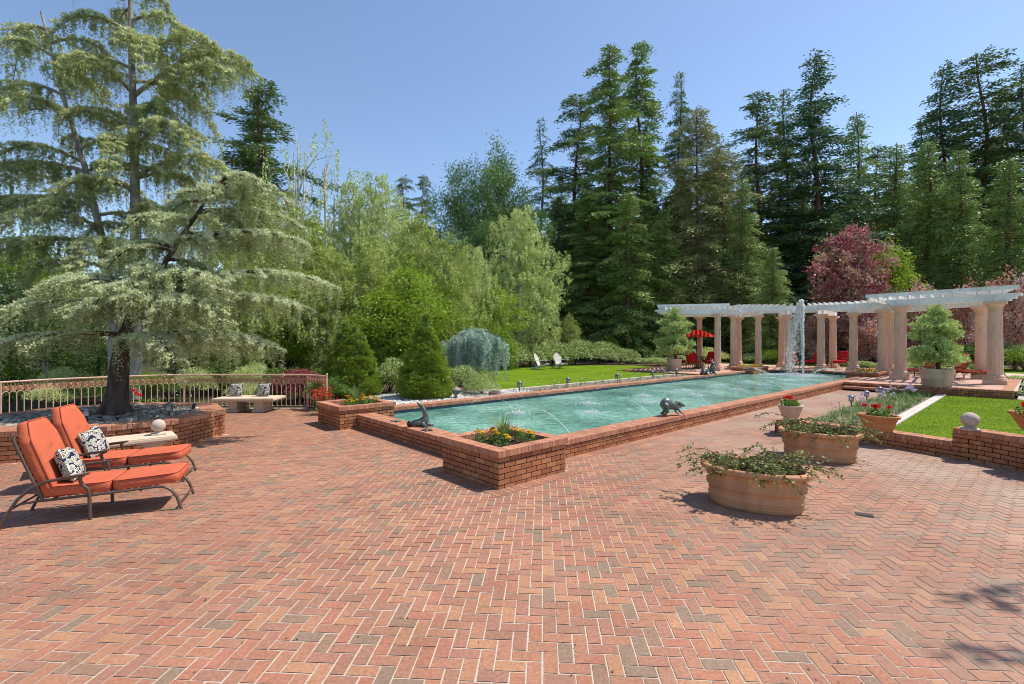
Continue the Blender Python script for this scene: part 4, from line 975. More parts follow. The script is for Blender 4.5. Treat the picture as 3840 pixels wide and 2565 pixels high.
def broad(seed, H, W_, base, nclump, lpc, leaf, cr_, mat, bark, strand=0.0, tr=.14, stems=1, asp=.55, lobes=9, shell=.55, spread=.35, birch=False):
    g = np.random.default_rng(seed); wd = MB(); cr = MB(); lb = []
    for k in range(lobes):
        t = (k+.5)/lobes; z = base+(H-base)*(.12+.80*t); rr = W_*(.35+.65*math.sin(PI*min(.96,t*.85+.1)))
        a = k*2.4+g.normal(0,.4); d = rr*g.uniform(.25,.62)*(1 if k < lobes-1 else .1)
        lb.append((d*math.cos(a), d*math.sin(a), z, rr*g.uniform(.42,.62), (H-base)*g.uniform(.13,.20)))
    for sidx in range(stems):
        a = sidx*2.1+seed; off = .18*sidx
        path = np.array([(off*math.cos(a)*(1+z*.12)+.05*math.sin(z*1.3+seed), off*math.sin(a)*(1+z*.12), z*H*.9/8) for z in range(9)])
        wd.tube(path, np.linspace(tr, .02, 9), 7, cap=False)
    for (x, y, z, rx, rz) in lb:
        z0 = max(.5, z-rz*1.6); p = np.array([(0,0,z0),(x*.4,y*.4,z0+(z-z0)*.6),(x,y,z)]); wd.tube(p, [tr*.4,tr*.28,.015], 5, cap=False)
        for q in range(3):
            dd = g.normal(0,1,3); dd /= np.linalg.norm(dd); wd.tube([(x*.7,y*.7,z-rz*.3),(x+dd[0]*rx*.8,y+dd[1]*rx*.8,z+dd[2]*rz*.7)], [tr*.16,.006], 3, cap=False)
    ci = g.integers(0, len(lb), nclump); d = g.normal(0,1,(nclump,3)); d /= np.linalg.norm(d,axis=1)[:,None]; rad = shell+(1-shell)*g.random(nclump)
    LB = np.array(lb)[ci]; C = LB[:,:3]+d*rad[:,None]*np.stack([LB[:,3],LB[:,3],LB[:,4]*1.25],1)
    keep = C[:,2] > max(.15, base*.3); C = C[keep]; n = len(C); cc = g.random(n)
    if strand > 0:
        ns = 4; C = np.repeat(C, ns, 0)+g.normal(0, cr_, (n*ns,3))*[1,1,.5]; cc = np.repeat(cc, ns); n *= ns; per = max(3, lpc//ns); Ls = strand*g.uniform(.3,1.2,n)
        f = g.random((n,per)); P = C[:,None]+np.stack([g.normal(0,.035,(n,per)), g.normal(0,.035,(n,per)), -f*Ls[:,None]],-1); P[:,:,2] = np.maximum(P[:,:,2], .1)
        D = g.normal(0,.8,(n,per,3))+[0,0,-.45]
    else:
        per = lpc; P = C[:,None]+g.normal(0, cr_, (n,per,3))*[1,1,.7]; P[:,:,2] = np.maximum(P[:,:,2], .05); D = g.normal(0,1,(n,per,3))
    c = np.clip(cc[:,None]*.75+.25*g.random((n,per)), 0, .999)
    cr.leaves(P.reshape(-1,3), D.reshape(-1,3), leaf*g.uniform(.6,1.3,n*per), leaf*asp, c.ravel(), flat=.2)
    return wd.mesh('trunk', [bark]), cr.mesh('crown', [mat])
def plant(name, label, cat, meshes, loc, rotz=0, scale=1, group=None, parts=('trunk','crown')):
    t = thing(name, label, cat, loc, rotz, group); t.scale = (scale,)*3 if isinstance(scale, (int,float)) else scale
    for nm, me in zip(parts, meshes):
        o = bpy.data.objects.new(nm, me); COL.objects.link(o); o.parent = t
    return t

# prototypes, 30 m tall conifers and 10 m broadleaves
RW = [conifer(1, 30, 4.3, 190, 210, .50, m_redwood, m_redbark, bare=.05, droop=.30, irr=.42, prof='cone'),
      conifer(2, 30, 3.6, 200, 200, .50, m_redwood2, m_redbark, bare=.04, droop=.34, irr=.45, prof='col'),
      conifer(3, 30, 4.6, 150, 240, .52, m_blueco, m_redbark, bare=.12, droop=.25, irr=.38, prof='cone', up=.2),
      conifer(4, 30, 3.9, 110, 190, .50, m_redwood, m_redbark, bare=.30, droop=.28, irr=.45, prof='ragged'),
      conifer(5, 30, 4.4, 150, 200, .48, m_oliveco, m_redbark, bare=.22, droop=.45, irr=.40, prof='ragged', hang=.3),
      conifer(6, 20, 4.0, 130, 230, .42, m_redwood2, m_redbark, bare=.03, droop=.40, irr=.42, prof='cone', hang=.22)]
SP = conifer(7, 28, 3.0, 90, 130, .40, m_blueco, m_bark, bare=.22, droop=.62, irr=.25, prof='cone', tr=.28, up=.25)
GR = 'tall dark conifers behind the lawn and pergola'
def con(px, top, D, k, label, wid=1.0, rot=None, name='conifer_tree', mesh=None, base=0.0, Hm=None, grp=GR):
    H = SZ(top, D); me = mesh or RW[k]; h0 = Hm or (20 if (k == 5 and mesh is None) else 30); s = H/h0
    return plant(name, label, 'tree', me, (SX(px, D), D, base), rot if rot is not None else px*.37, (s*wid*1.22, s*wid*1.22, s), grp)
con(1240, 262, 58, 0, 'thin sparse spruce standing alone against the sky, left end of the dark conifers', .85, mesh=SP, Hm=28)
con(1322, 210, 52, 3, 'pointed conifer just left of the tallest pair', 1.05)
con(1398, 94, 46, 1, 'left tree of the tallest pair of redwoods, leaning top', .92)
con(1466, 88, 49, 1, 'right tree of the tallest pair of redwoods', .85, 1.0)
con(1556, 157, 47, 0, 'dark pointed conifer right of the tallest pair', .62)
con(1598, 235, 43, 4, 'brownish green conifer with a bare leaning trunk, right of the tallest pair', .92)
con(1655, 330, 44, 4, 'lower olive green conifer with drooping boughs behind the left columns', 1.0, 2.0)
con(1738, 208, 52, 3, 'grey green conifer left of the broad dark one behind the fountain', 1.1, .5)
con(1802, 196, 56, 0, 'slim conifer squeezed beside the broad dark one behind the fountain', .8)
con(1868, 112, 50, 2, 'broad dark conifer rising highest behind the fountain', 1.05)
con(1962, 248, 52, 5, 'light topped conifer right of the broad dark one', .72, 1.3, Hm=20)
con(1700, 400, 42, 5, 'bright green young fir above the left half of the pergola', .8, Hm=20)
con(1770, 560, 38, 5, 'low fir with spreading sprays just above the pergola roof', 1.0, .8, Hm=20)
con(1915, 480, 46, 5, 'mid green fir behind the purple tree', 1.0, 2.2, Hm=20)
con(2052, 320, 48, 5, 'mid green fir to the right of the purple tree', .85, .2, Hm=20)
con(2125, 310, 44, 5, 'light green fir standing in front of the dark right hand group', .85, 1.9, Hm=20)
con(2200, 330, 42, 5, 'light green fir above the right half of the pergola', .80, 2.9, Hm=20)
con(2165, 137, 54, 2, 'leftmost of the high dark conifers at the right edge', .95, .4)
con(2252, 108, 52, 3, 'highest conifer of the group at the right edge', 1.1, 2.4)
con(2350, 135, 50, 2, 'dark conifer cut by the right edge of the picture', 1.0, 1.1)
con(2310, 350, 38, 5, 'green fir low at the right edge of the picture', .9, .4, Hm=20)
con(1290, 400, 60, 0, 'shorter dark conifer between the thin spruce and the tallest pair', 1.1, 1.7)
con(1345, 430, 44, 1, 'leafy lower redwood left of the tallest pair', 1.2, 2.9)
con(1440, 430, 41, 5, 'redwood sprays hanging low in front of the tallest pair', 1.0, .9, Hm=20)
con(1520, 470, 42, 5, 'lower fir between the tallest pair and the pergola', 1.0, 1.9, Hm=20)
con(2062, 372, 62, 0, 'far dark conifer left of the right hand group', 1.0, .3)
con(2118, 262, 64, 2, 'far dark conifer tucked behind the right hand group', 1.0, 1.5)
con(2298, 200, 60, 0, 'far dark conifer between the two highest at the right edge', 1.0, 2.2)
con(2010, 330, 60, 3, 'ragged dark conifer between the broad one and the right hand group', 1.1, .2)
con(1640, 300, 60, 0, 'far dark conifer behind the brownish leaning one', 1.0, 2.2)
con(600, 180, 47, 0, 'dark redwood with a bare trunk rising behind the big cedar', 1.25, mesh=RW[3])
con(585, 205, 50, 0, 'second redwood merged with the dark one behind the big cedar', .8, 2.5)
con(926, 398, 62, 3, 'left of two thin distant conifers in the gap of the skyline', .7)
con(970, 396, 60, 3, 'right of two thin distant conifers in the gap of the skyline', .7, 1.1)
# the wood further back reads as one dark mass
mb = MB(); g_ = np.random.default_rng(5); Ps = []; n = 0
for k in range(95):
    D = g_.uniform(60,78); px = g_.uniform(1180, 2500); top = g_.uniform(430, 560)+max(0, 1330-px)*.6; H = SZ(top, D); x = SX(px, D)
    m = 700; t = g_.random(m)**.8; r = 4.2*(1-t)**.7*np.sqrt(g_.random(m)); a = g_.uniform(0,2*PI,m)
    mb.leaves(np.stack([x+r*np.cos(a), D+r*np.sin(a), t*H],1), g_.normal(0,1,(m,3))+[0,0,-.5], 1.3*g_.uniform(.6,1.2,m), .6, np.clip(g_.random()*.6+.4*g_.random(m),0,.99), .5)
    mb.tube([(x,D,0),(x,D,H*.9)], [.4,.05], 5, 1, cap=False)
o = mb.build('far_wood', [m_forest, m_redbark]); tag(o, 'dark wood closing the view behind the single conifers', 'wood'); o['kind'] = 'stuff'

OK = [broad(21, 10, 3.8, .8, 620, 60, .135, .27, m_oak, m_bark, asp=.5, lobes=11),
      broad(22, 10, 3.2, .6, 600, 60, .135, .27, m_oak, m_bark, asp=.5, lobes=10)]
def tree(px, top, D, me, label, hw=1.0, name='broadleaf_tree', cat='tree', rot=None, Hm=10, grp=None, base=0.0, sx=None):
    H = SZ(top, D)-base; s = H/Hm; w_ = s*hw
    return plant(name, label, cat, me, (SX(px, D), D, base), rot if rot is not None else px*.21, (w_, w_, s), grp)
tree(1140, 350, 44, OK[1], 'tall dark evergreen oak in the middle of the skyline', .75)
tree(1062, 405, 43, OK[0], 'rounded dark evergreen oak left of the taller one', .85)
tree(1195, 455, 42, OK[0], 'lighter oak crown on the right side of the middle oaks', .7)
tree(1120, 520, 38, OK[1], 'low part of the evergreen oaks above the pale birches', 1.0, rot=2)
BI = [broad(31, 10, 3.6, .5, 760, 48, .13, .17, m_birch, m_birchbark, strand=.55, stems=2, lobes=15, tr=.11, shell=.7),
      broad(32, 10, 3.3, .5, 760, 48, .13, .17, m_birch2, m_birchbark, strand=.50, stems=2, lobes=15, tr=.11, shell=.7),
      broad(33, 10, 3.2, 3.5, 42, 60, .12, .10, m_birch2, m_birchbark, strand=1.5, stems=3, lobes=11, tr=.12, shell=.9)]
GB = 'weeping birches in a belt behind the railing and pool'
for i, (px, top, D, k, hw, lab) in enumerate([
    (600,470,23,0,1.15,'bright green birch behind the boughs of the cedar'),
    (700,505,24,0,1.15,'bright green birch above the dark red maple'),
    (805,430,31,1,.70,'birch with ragged hanging twigs against the sky, left of the two far conifers'),
    (872,415,30,1,.65,'birch with thin drooping twigs directly left of the two far conifers'),
    (958,515,26,0,1.0,'broad light green birch behind the right cone spruce'),
    (1030,555,25,0,.95,'light green birch left of the pale one, over the blue weeping cedar'),
    (745,335,30,2,.75,'sparse birch leaning right with bare pale trunk and a few hanging tufts'),
    (682,280,29,2,.70,'sparse birch with bare looping twigs on top, near the dark redwood'),
    (1090,575,29,1,.80,'pale birch behind the blue weeping cedar'),
    (1192,492,34,1,.95,'tall pale weeping birch at the edge of the dark conifers'),
    (1248,640,35,1,.62,'shorter pale birch on the right of the tall weeping one'),
    (1305,725,38,0,.85,'small light green tree behind the white chairs'),
    (540,560,19,0,1.1,'green birch low behind the middle of the railing'),
    (850,560,22,0,1.15,'green birch directly behind the left cone spruce'),
    (770,600,20.5,0,.95,'green birch close behind the left cone spruce, nearer the railing'),
    (905,490,33,1,.85,'dense birch crown behind the front ones, below the far conifers')]):
    tree(px, top, D, BI[k], lab, hw, 'birch_tree', grp=GB, rot=i*1.3)
LI = broad(41, 6, 2.4, .5, 260, 40, .14, .22, m_lime, m_bark, lobes=9)
tree(60, 545, 23, LI, 'yellow green tree at the left edge below the high boughs', 1.0, Hm=6)
tree(150, 600, 26, LI, 'yellow green bush seen between the boughs left of the pale trunks', 1.0, Hm=6, rot=1)
tree(2045, 560, 39, LI, 'yellow green tree peeping out behind the purple one', .8, Hm=6, rot=2)
tree(30, 640, 17, OK[0], 'dark green tree filling the left edge behind the railing', 1.2, rot=1)
tree(410, 650, 20, OK[1], 'dark green tree behind the trunk of the cedar', 1.3, rot=2.5)
tree(225, 690, 19, OK[0], 'dark leafy tree behind the railing left of the cedar trunk', 1.3, rot=4)
for i, (px, top, D, lab) in enumerate(((560,640,20.5,'rounded yellow green tree low behind the bench'),(655,610,21.5,'rounded yellow green tree above the red maple'),(940,610,21,'rounded yellow green tree between the two cone spruces'),(1010,650,24,'rounded yellow green tree just left of the blue weeping cedar'),(1130,660,29,'rounded yellow green tree behind the blue weeping cedar'),(880,660,20,'small rounded yellow green tree behind the white flecked azalea'))):
    tree(px, top, D, LI, lab, 1.15, Hm=6, rot=i*1.7)
PU = [broad(51, 9, 4.2, .6, 400, 46, .23, .26, m_plum, m_bark, asp=.6, lobes=12), broad(52, 5, 2.4, .3, 210, 36, .17, .25, m_smoke, m_bark, asp=.6, lobes=9)]
tree(1958, 532, 37, PU[0], 'big purple and pink leaved plum tree behind the pergola', .80, 'plum_tree', Hm=9)
GP = 'pink and bronze leaved shrubs behind the pergola'
for px, top, D, hw, lab in ((2110,652,34,.75,'bronze pink shrub behind the pergola beside the plum tree'),(2215,655,33,.7,'pinkish white shrub above the roof at the potted pine'),(2325,630,29,.65,'pinkish white and orange shrub at the right end of the pergola'),(1990,730,34,1.0,'reddish shrub seen between the columns left of the potted pine'),(1880,720,36,1.0,'dark reddish shrub seen behind the fountain')):
    tree(px, top, D, PU[1], lab, hw, 'smoke_bush', 'shrub', Hm=5, grp=GP)
# ------------------------------------------------------------------ shrubs
def shrub(seed, mat, n=5200, leaf=.07, lump=14, h=1.0, r=1.0):
    g = np.random.default_rng(seed); cr = MB(); a = g.uniform(0,2*PI,lump); q = np.sqrt(g.random(lump))*r*.72; C = np.stack([q*np.cos(a), q*np.sin(a), h*(.35+.35*g.random(lump))*(1-(q/r)**2*.5)],1)
    i = g.integers(0,lump,n); d = g.normal(0,1,(n,3)); d /= np.linalg.norm(d,axis=1)[:,None]; d[:,2] = np.abs(d[:,2])*1.0-.25
    P = C[i]+d*np.array([.42*r,.42*r,.34*h])*(.7+.35*g.random((n,1))); P[:,2] = np.maximum(P[:,2], .02)
    c = np.clip(g.random(lump)[i]*.35+.65*g.random(n), 0, .999)
    cr.leaves(P, d*.6+g.normal(0,.6,(n,3)), leaf*g.uniform(.6,1.3,n), leaf*.5, c, .3); wd = MB()
    for k in range(5): wd.tube([(0,0,0),(C[k][0]*.6,C[k][1]*.6,C[k][2])], [.02,.008], 4, cap=False)
    return wd.mesh('stem', [m_bark]), cr.mesh('foliage', [mat])
SH = [shrub(61, m_shrub, 6500), shrub(62, m_shrub2, 6500), shrub(63, m_lime, 3500, .06), shrub(64, m_birch2, 5000, .06)]
def bush(px, top, D, k, label, wpx, z=LV, name='shrub', grp=None, rot=0, dy=1.0):
    H = SZ(top, D)-z; r = wpx*D/F_/2
    return plant(name, label, 'shrub', SH[k], (SX(px, D), D, z), rot+px*.1, (r*1.1, r*1.05*dy, H*1.22), grp, ('stem','foliage'))
bush(893,822,16.4,0,'white flecked azalea between the two cone spruces',125)
bush(1070,838,16.6,0,'azalea in front of the blue weeping cedar',112)
bush(1105,868,15.6,0,'low azalea spreading over the pebbles by the lawn corner',85,rot=1)
bush(845,850,17.5,1,'dark shrub behind the left cone spruce',100)
bush(752,868,14.2,1,'shrub behind the red flowers at the end of the railing',95)
for i, (px, top, D, w_, k) in enumerate([(1165,778,30,110,0),(1215,790,32,100,0),(1265,786,34,110,0),(1318,780,35,110,0),(1372,784,36,110,0),(1420,800,36,80,0),(1400,775,40,80,2),(1455,820,37,70,0)]):
    bush(px, top, D, k, ['mauve tinged shrub at the left end of the hedge beside the blue cedar','hedge shrub left of the left white chair','hedge shrub directly behind the left white chair','hedge shrub directly behind the right white chair','hedge shrub right of the white chairs','last big hedge shrub before the redwood trunks','bright green shrub rising over the hedge','low shrub at the end of the hedge near the redwood trunks'][i], w_, grp='hedge shrubs along the back of the left lawn', rot=i)
for i, (px, top, D, w_, k, z) in enumerate([(30,800,17,120,2,0),(95,770,19,130,2,0),(150,850,16,90,3,0),(210,865,15.2,90,1,0),(335,855,15.6,90,2,0),(385,860,16.3,90,1,0),(440,850,16.5,90,3,0),(520,830,18,110,1,0),(590,840,17.5,100,3,0),(650,845,17.8,90,1,0),(715,850,17,80,1,0),(480,815,20,140,1,0),(20,880,14,80,1,0),(110,885,14.2,80,3,0),(560,880,15.4,70,3,0),(620,885,15.4,70,1,0)]):
    bush(px, top, D, k, 'leafy shrub growing behind the iron railing, '+['at the left edge','tall yellow green one near the left edge','pale one left of the lantern','dark one right of the lantern','yellow green one right of the cedar trunk','dark one just right of the trunk','pale one left of the long bench','dark one behind the left end of the bench','pale one behind the bench cushions','dark one right of the bench','next to the red maple','tallest one behind the bench','low one against the left rails','low pale one against the left rails','low pale one showing under the bench','low dark one showing at the right bench leg'][i], w_, z, grp='shrubs behind the railing', rot=i)
for i, (px, top, D, w_, k) in enumerate([(2110,800,27,130,3),(2190,790,30,140,1),(2290,790,29,150,3),(2350,800,27,130,2),(2140,830,24.5,120,0),(2330,862,22,150,0),(2290,880,19.7,110,0),(1990,828,31,90,0),(1770,802,36,60,2),(1625,800,36,80,3),(1720,812,37,70,3),(1560,815,35,80,0),(1510,820,34,90,0),(1950,812,34,70,2),(2230,835,26,110,1),(2360,900,17.5,110,0)]):
    bush(px, top, D, k, ['clipped pale shrub behind the right potted pine','dark clipped shrub below the brown garden wall','pale clipped shrub right of the rightmost column','yellow green clipped shrub at the right edge','azalea behind the terrace sunbeds','azalea ground cover at the right edge beyond the columns','azalea beside the lantern right of the columns','white flowering shrub between the columns right of the fountain','bright yellow green shrub left of the fountain between columns','shrub behind the red umbrella chairs','small pale shrub seen between the third and fourth column','azalea at the back left corner of the terrace','azalea left of the left potted pine','yellow green shrub behind the armchair right of the fountain','dark clipped shrub between potted pine and right columns','low azalea at the very right edge by the gravel'][i], w_, grp='shrubs behind the pergola', rot=i)
mb = MB(); mb.prism([(29,35),(29,35.4),(52,33.4),(52,33)], 0, 2.45); mb.prism([(28.95,34.95),(28.95,35.45),(52.05,33.45),(52.05,32.95)], 2.451, 2.56, 1)
o = mb.build('retaining_wall', [m_stucco, m_concrete]); tag(o, 'brown garden wall with a pale cap at the far right', 'wall')
# cone spruces
def cone_spruce(seed, H, R):
    g = np.random.default_rng(seed); cr = MB(); wd = MB(); wd.tube([(0,0,0),(0,0,H*.9)], [.06,.01], 6); n = 330
    t = g.random(n)**.75*-1+1; t = 1-np.sqrt(1-g.random(n)*.999); a = g.uniform(0,2*PI,n)
    rr = R*((1-t)**.8)*(1-.25*np.exp(-t*14))*(.95+g.normal(0,.085,n)); C = np.stack([rr*np.cos(a), rr*np.sin(a), .08+t*H*.93],1); nl = 150
    d = g.normal(0,1,(n,nl,3)); d /= np.linalg.norm(d,axis=-1)[...,None]; out = np.stack([np.cos(a), np.sin(a), np.full(n,.5)],1)
    sz = (.075+.125*(1-t))[:,None,None]; P = C[:,None]+d*sz*[1,1,.62]*(R/.80); P[:,:,2] = np.maximum(P[:,:,2], .02)
    D = d*.7+out[:,None]*.6+g.normal(0,.3,(n,nl,3)); c = np.clip(.25*g.random(n)[:,None]+.45*np.clip(np.einsum('nkj,nj->nk', d, out)*.5+.5,0,1)*.6+.4*g.random((n,nl)),0,.999)  # tips coloured brighter, clump bases darker, imitating shade in the crevices
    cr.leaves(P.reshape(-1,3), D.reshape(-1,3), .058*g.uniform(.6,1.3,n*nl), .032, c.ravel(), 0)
    k = 60; z = np.linspace(.05,H*.93,k); cr.tube(np.stack([z*0,z*0,z],1), R*.70*(1-z/H)**.8+.001, 20, 0, .05, cap=False)  # dark core tube, coloured as the shade showing between the clumps
    return wd.mesh('trunk', [m_bark]), cr.mesh('foliage', [m_spruce])
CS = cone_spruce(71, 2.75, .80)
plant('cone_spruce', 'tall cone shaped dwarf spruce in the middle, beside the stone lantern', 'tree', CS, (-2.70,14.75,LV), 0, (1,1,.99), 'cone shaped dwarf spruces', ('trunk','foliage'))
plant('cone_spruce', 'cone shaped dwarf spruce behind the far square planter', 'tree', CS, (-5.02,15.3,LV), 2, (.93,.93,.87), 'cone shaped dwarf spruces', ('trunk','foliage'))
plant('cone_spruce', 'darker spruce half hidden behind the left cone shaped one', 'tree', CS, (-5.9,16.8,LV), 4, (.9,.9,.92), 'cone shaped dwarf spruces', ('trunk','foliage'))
# blue weeping cedar
def weeper(seed, spots, label, loc):
    g = np.random.default_rng(seed); cr = MB(); wd = MB(); t = thing('weeping_cedar', label, 'tree', loc, 0)
    for (x0, y0, z0, L_, az, w_) in spots:
        ca, sa = math.cos(az), math.sin(az); s = np.linspace(0,1,8); px_ = x0+L_*s*ca; py_ = y0+L_*s*sa; pz = z0+.25*L_*s-.62*L_*s*s
        wd.tube(np.stack([px_,py_,pz],1), np.linspace(.02,.004,8), 5, cap=False); K = int(62*L_*w_)+12
        f = g.random(K); q = g.normal(0,.20*w_,K)*(1.1-f*.5); X = x0+L_*f*ca-q*sa; Y = y0+L_*f*sa+q*ca; Z = z0+.05+.25*L_*f-.62*L_*f*f-np.abs(q)*.35+g.normal(0,.05,K)
        Ls = np.minimum(g.uniform(.2,1.0,K)*1.75, np.maximum(.15, Z-.12)); m = 60; h = g.random((K,m)); P = np.stack([X[:,None]+g.normal(0,.024,(K,m)), Y[:,None]+g.normal(0,.024,(K,m)), Z[:,None]-h*Ls[:,None]],-1)
        D = g.normal(0,.8,(K,m,3))+[0,0,-.4]; c = np.clip(g.random(K)[:,None]*.7+.3*g.random((K,m)),0,.999)
        cr.leaves(P.reshape(-1,3), D.reshape(-1,3), .075*g.uniform(.6,1.2,K*m), .030, c.ravel(), 0)
    wd.tube([(-.35,0,0),(-.3,0,.9),(-.1,0,1.7),(.1,0,2.0)], [.09,.07,.06,.04], 8); wd.build('trunk', m_bark, t); cr.build('foliage', m_blue, t); return t
weeper(81, [(.05,0,2.12,l,a,1.0) for a,l in ((-.2,1.45),(.5,1.2),(-.9,1.05),(1.3,1.2),(2.3,1.0),(-1.6,.75),(3.3,.8),(4.0,.9))]+[(.3,.1,2.0,.9,.1,1.0),(-.3,0,1.75,1.6,3.05,.8),(-1.1,.2,1.6,1.3,3.2,.7)], 'blue grey weeping cedar trailing to the edge of the left lawn', (-1.65,19.2,LV))
# dark red maple behind the railing
g_ = np.random.default_rng(91); mb = MB(); n = 9000; a = g_.uniform(0,2*PI,n); r = np.sqrt(g_.random(n)); P = np.stack([r*.98*np.cos(a), r*.8*np.sin(a), .95*np.sqrt(np.maximum(0,1-r*r*.92))-g_.exponential(.10,n)],1)
t = thing('red_maple', 'dark red dome shaped maple behind the right end of the railing', 'shrub', (-7.05,15.7,.15), 0); D = np.stack([np.cos(a),np.sin(a),-.8+0*a],1)+g_.normal(0,.4,(n,3))
mb.leaves(P, D, .09*g_.uniform(.6,1.3,n), .03, g_.random(n), .5); mb.build('foliage', m_maple, t); mb = MB(); mb.tube([(0,0,-.1),(.05,0,.4),(0,0,.7)], [.06,.05,.03], 6); mb.build('trunk', m_bark, t)

# ------------------------------------------------------------------ the big cedar in the round planter
def bough(cr, wd, base, az, L_, up, droop, width, dens, hang, g, r0=.05, leaf=.048, curl=0):
    """flat layered bough with short hanging tufts"""
    s = np.linspace(0,1,10); A = az+curl*s; dx = np.cumsum(np.cos(A))/10*L_; dy = np.cumsum(np.sin(A))/10*L_; dx -= dx[0]; dy -= dy[0]; dz = L_*(up*s-droop*.7*s**2-droop*.55*s**5)
    path = np.stack([base[0]+dx, base[1]+dy, base[2]+dz],1); wd.tube(path, np.linspace(r0,.008,10), 6, cap=False)
    nt_ = int(6.6*L_)+5
    for k in range(nt_):
        f = .12+.88*(k+g.random())/nt_; j = min(8, int(f*9)); p = path[j]+(path[j+1]-path[j])*(f*9-j); sd = 1 if k % 2 else -1
        tl = width*(1.15-f)**.6*g.uniform(.55,1.1)*L_; ang = A[j]+sd*g.uniform(.55,1.1); u = np.linspace(0,1,5)
        tw = np.stack([p[0]+tl*u*math.cos(ang), p[1]+tl*u*math.sin(ang), p[2]+tl*(.08*u-.38*u*u)],1); wd.tube(tw, np.linspace(.010,.003,5), 3, cap=False)
        # fluffy ridge along the twig coloured lighter as if sunlit, tassels under it painted darker
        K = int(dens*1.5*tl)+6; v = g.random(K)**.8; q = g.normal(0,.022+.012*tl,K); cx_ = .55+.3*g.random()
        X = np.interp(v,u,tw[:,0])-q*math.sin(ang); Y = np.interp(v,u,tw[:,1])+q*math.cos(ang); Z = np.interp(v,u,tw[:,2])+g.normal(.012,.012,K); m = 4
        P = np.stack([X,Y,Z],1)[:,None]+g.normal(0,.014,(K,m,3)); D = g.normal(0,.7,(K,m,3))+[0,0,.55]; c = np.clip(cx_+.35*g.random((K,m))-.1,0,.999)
        cr.leaves(P.reshape(-1,3), D.reshape(-1,3), leaf*g.uniform(.6,1.2,K*m), leaf*.36, c.ravel(), .1)
        K = int(dens*.30*tl)+2; v = g.random(K)**.7; q = g.normal(0,.03+.03*tl,K); X = np.interp(v,u,tw[:,0])-q*math.sin(ang); Y = np.interp(v,u,tw[:,1])+q*math.cos(ang); Z = np.interp(v,u,tw[:,2])
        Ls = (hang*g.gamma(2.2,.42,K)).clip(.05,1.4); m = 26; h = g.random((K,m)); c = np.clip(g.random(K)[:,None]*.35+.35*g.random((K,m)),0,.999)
        P = np.stack([X[:,None]+g.normal(0,.014,(K,m)), Y[:,None]+g.normal(0,.014,(K,m)), Z[:,None]-h*Ls[:,None]],-1); D = g.normal(0,.8,(K,m,3))+[0,0,-.3]
        cr.leaves(P.reshape(-1,3), D.reshape(-1,3), leaf*g.uniform(.6,1.15,K*m), leaf*.36, c.ravel(), .1)
    return path
g_ = np.random.default_rng(101); cr = MB(); wd = MB(); R_ = math.radians
tp = np.array([(0,0,-.05),(.02,0,.35),(.06,0,.9),(.12,.02,1.5),(.28,.06,2.1),(.62,.2,2.8),(1.05,.3,3.6),(1.5,.4,4.4),(1.8,.45,5.0)])
wd.tube(tp, [.245,.19,.17,.135,.09,.055,.042,.03,.015], 14)
for k in range(5): a = k*1.3; wd.tube([(math.cos(a)*.36,math.sin(a)*.36,-.05),(math.cos(a)*.2,math.sin(a)*.2,.12),(math.cos(a)*.12,math.sin(a)*.12,.5)], [.07,.09,.05], 6)
def at(z): return np.array([np.interp(z, tp[:,2], tp[:,0]), np.interp(z, tp[:,2], tp[:,1]), z])
def BO(z, az, L_, up=.12, droop=.30, width=.42, dens=60, hang=.36, curl=0): bough(cr, wd, at(z), R_(az), L_, up, droop, width, dens, hang, g_, r0=.03+.012*L_, curl=curl)
# z is above the soil (0.47 m); az 0 = right, 90 = away, 180 = left, 270 = towards the camera
for q in [(2.55,178,2.4,.50,.50,.36),(2.45,150,2.6,.42,.42,.36),(2.5,205,2.0,.48,.50,.36),(2.15,196,2.5,.32,.42,.36),(1.65,190,2.9,.12,.26,.36),
          (2.5,262,1.15,.45,.6,.5),(2.6,295,1.4,.38,.55,.5),(2.4,318,1.7,.32,.45,.45),(2.3,240,1.2,.4,.6,.5),
          (1.55,-6,3.6,.16,.17,.26),(1.6,-30,2.3,.16,.30,.32),(2.2,-3,3.9,.20,.16,.25),(2.3,-22,2.7,.2,.28,.32),
          (2.7,2,4.1,.20,.16,.25),(2.8,-25,2.4,.22,.3,.32),(3.7,4,2.9,.2,.2,.3),(3.8,40,2.6,.16,.2,.3),(4.3,25,2.3,.22,.26,.3),
          (4.7,2,1.9,.38,.42,.32),(4.9,-20,1.6,.35,.5,.32),(4.9,40,1.5,.3,.45,.32),(3.5,175,1.7,.3,.4,.36),(4.1,190,1.5,.28,.4,.36),(4.7,170,1.2,.3,.5,.36),(3.1,120,2.0,.2,.3,.36),(2.0,90,2.3,.12,.25,.36),(1.6,60,2.4,.1,.22,.36)]:
    BO(*q)
for k in range(12):
    z = 2.4+k*.21; BO(z, (k*137.5+235) % 360, g_.uniform(.8,1.25), .25, .5, .45)
BC_ = (-8.14,9.75,.47)
t = thing('blue_cedar', 'big silver green cedar with layered drooping boughs growing out of the curved planter', 'tree', BC_, 0)
wd.build('trunk', m_bark, t); cr.build('crown', m_cedar, t)
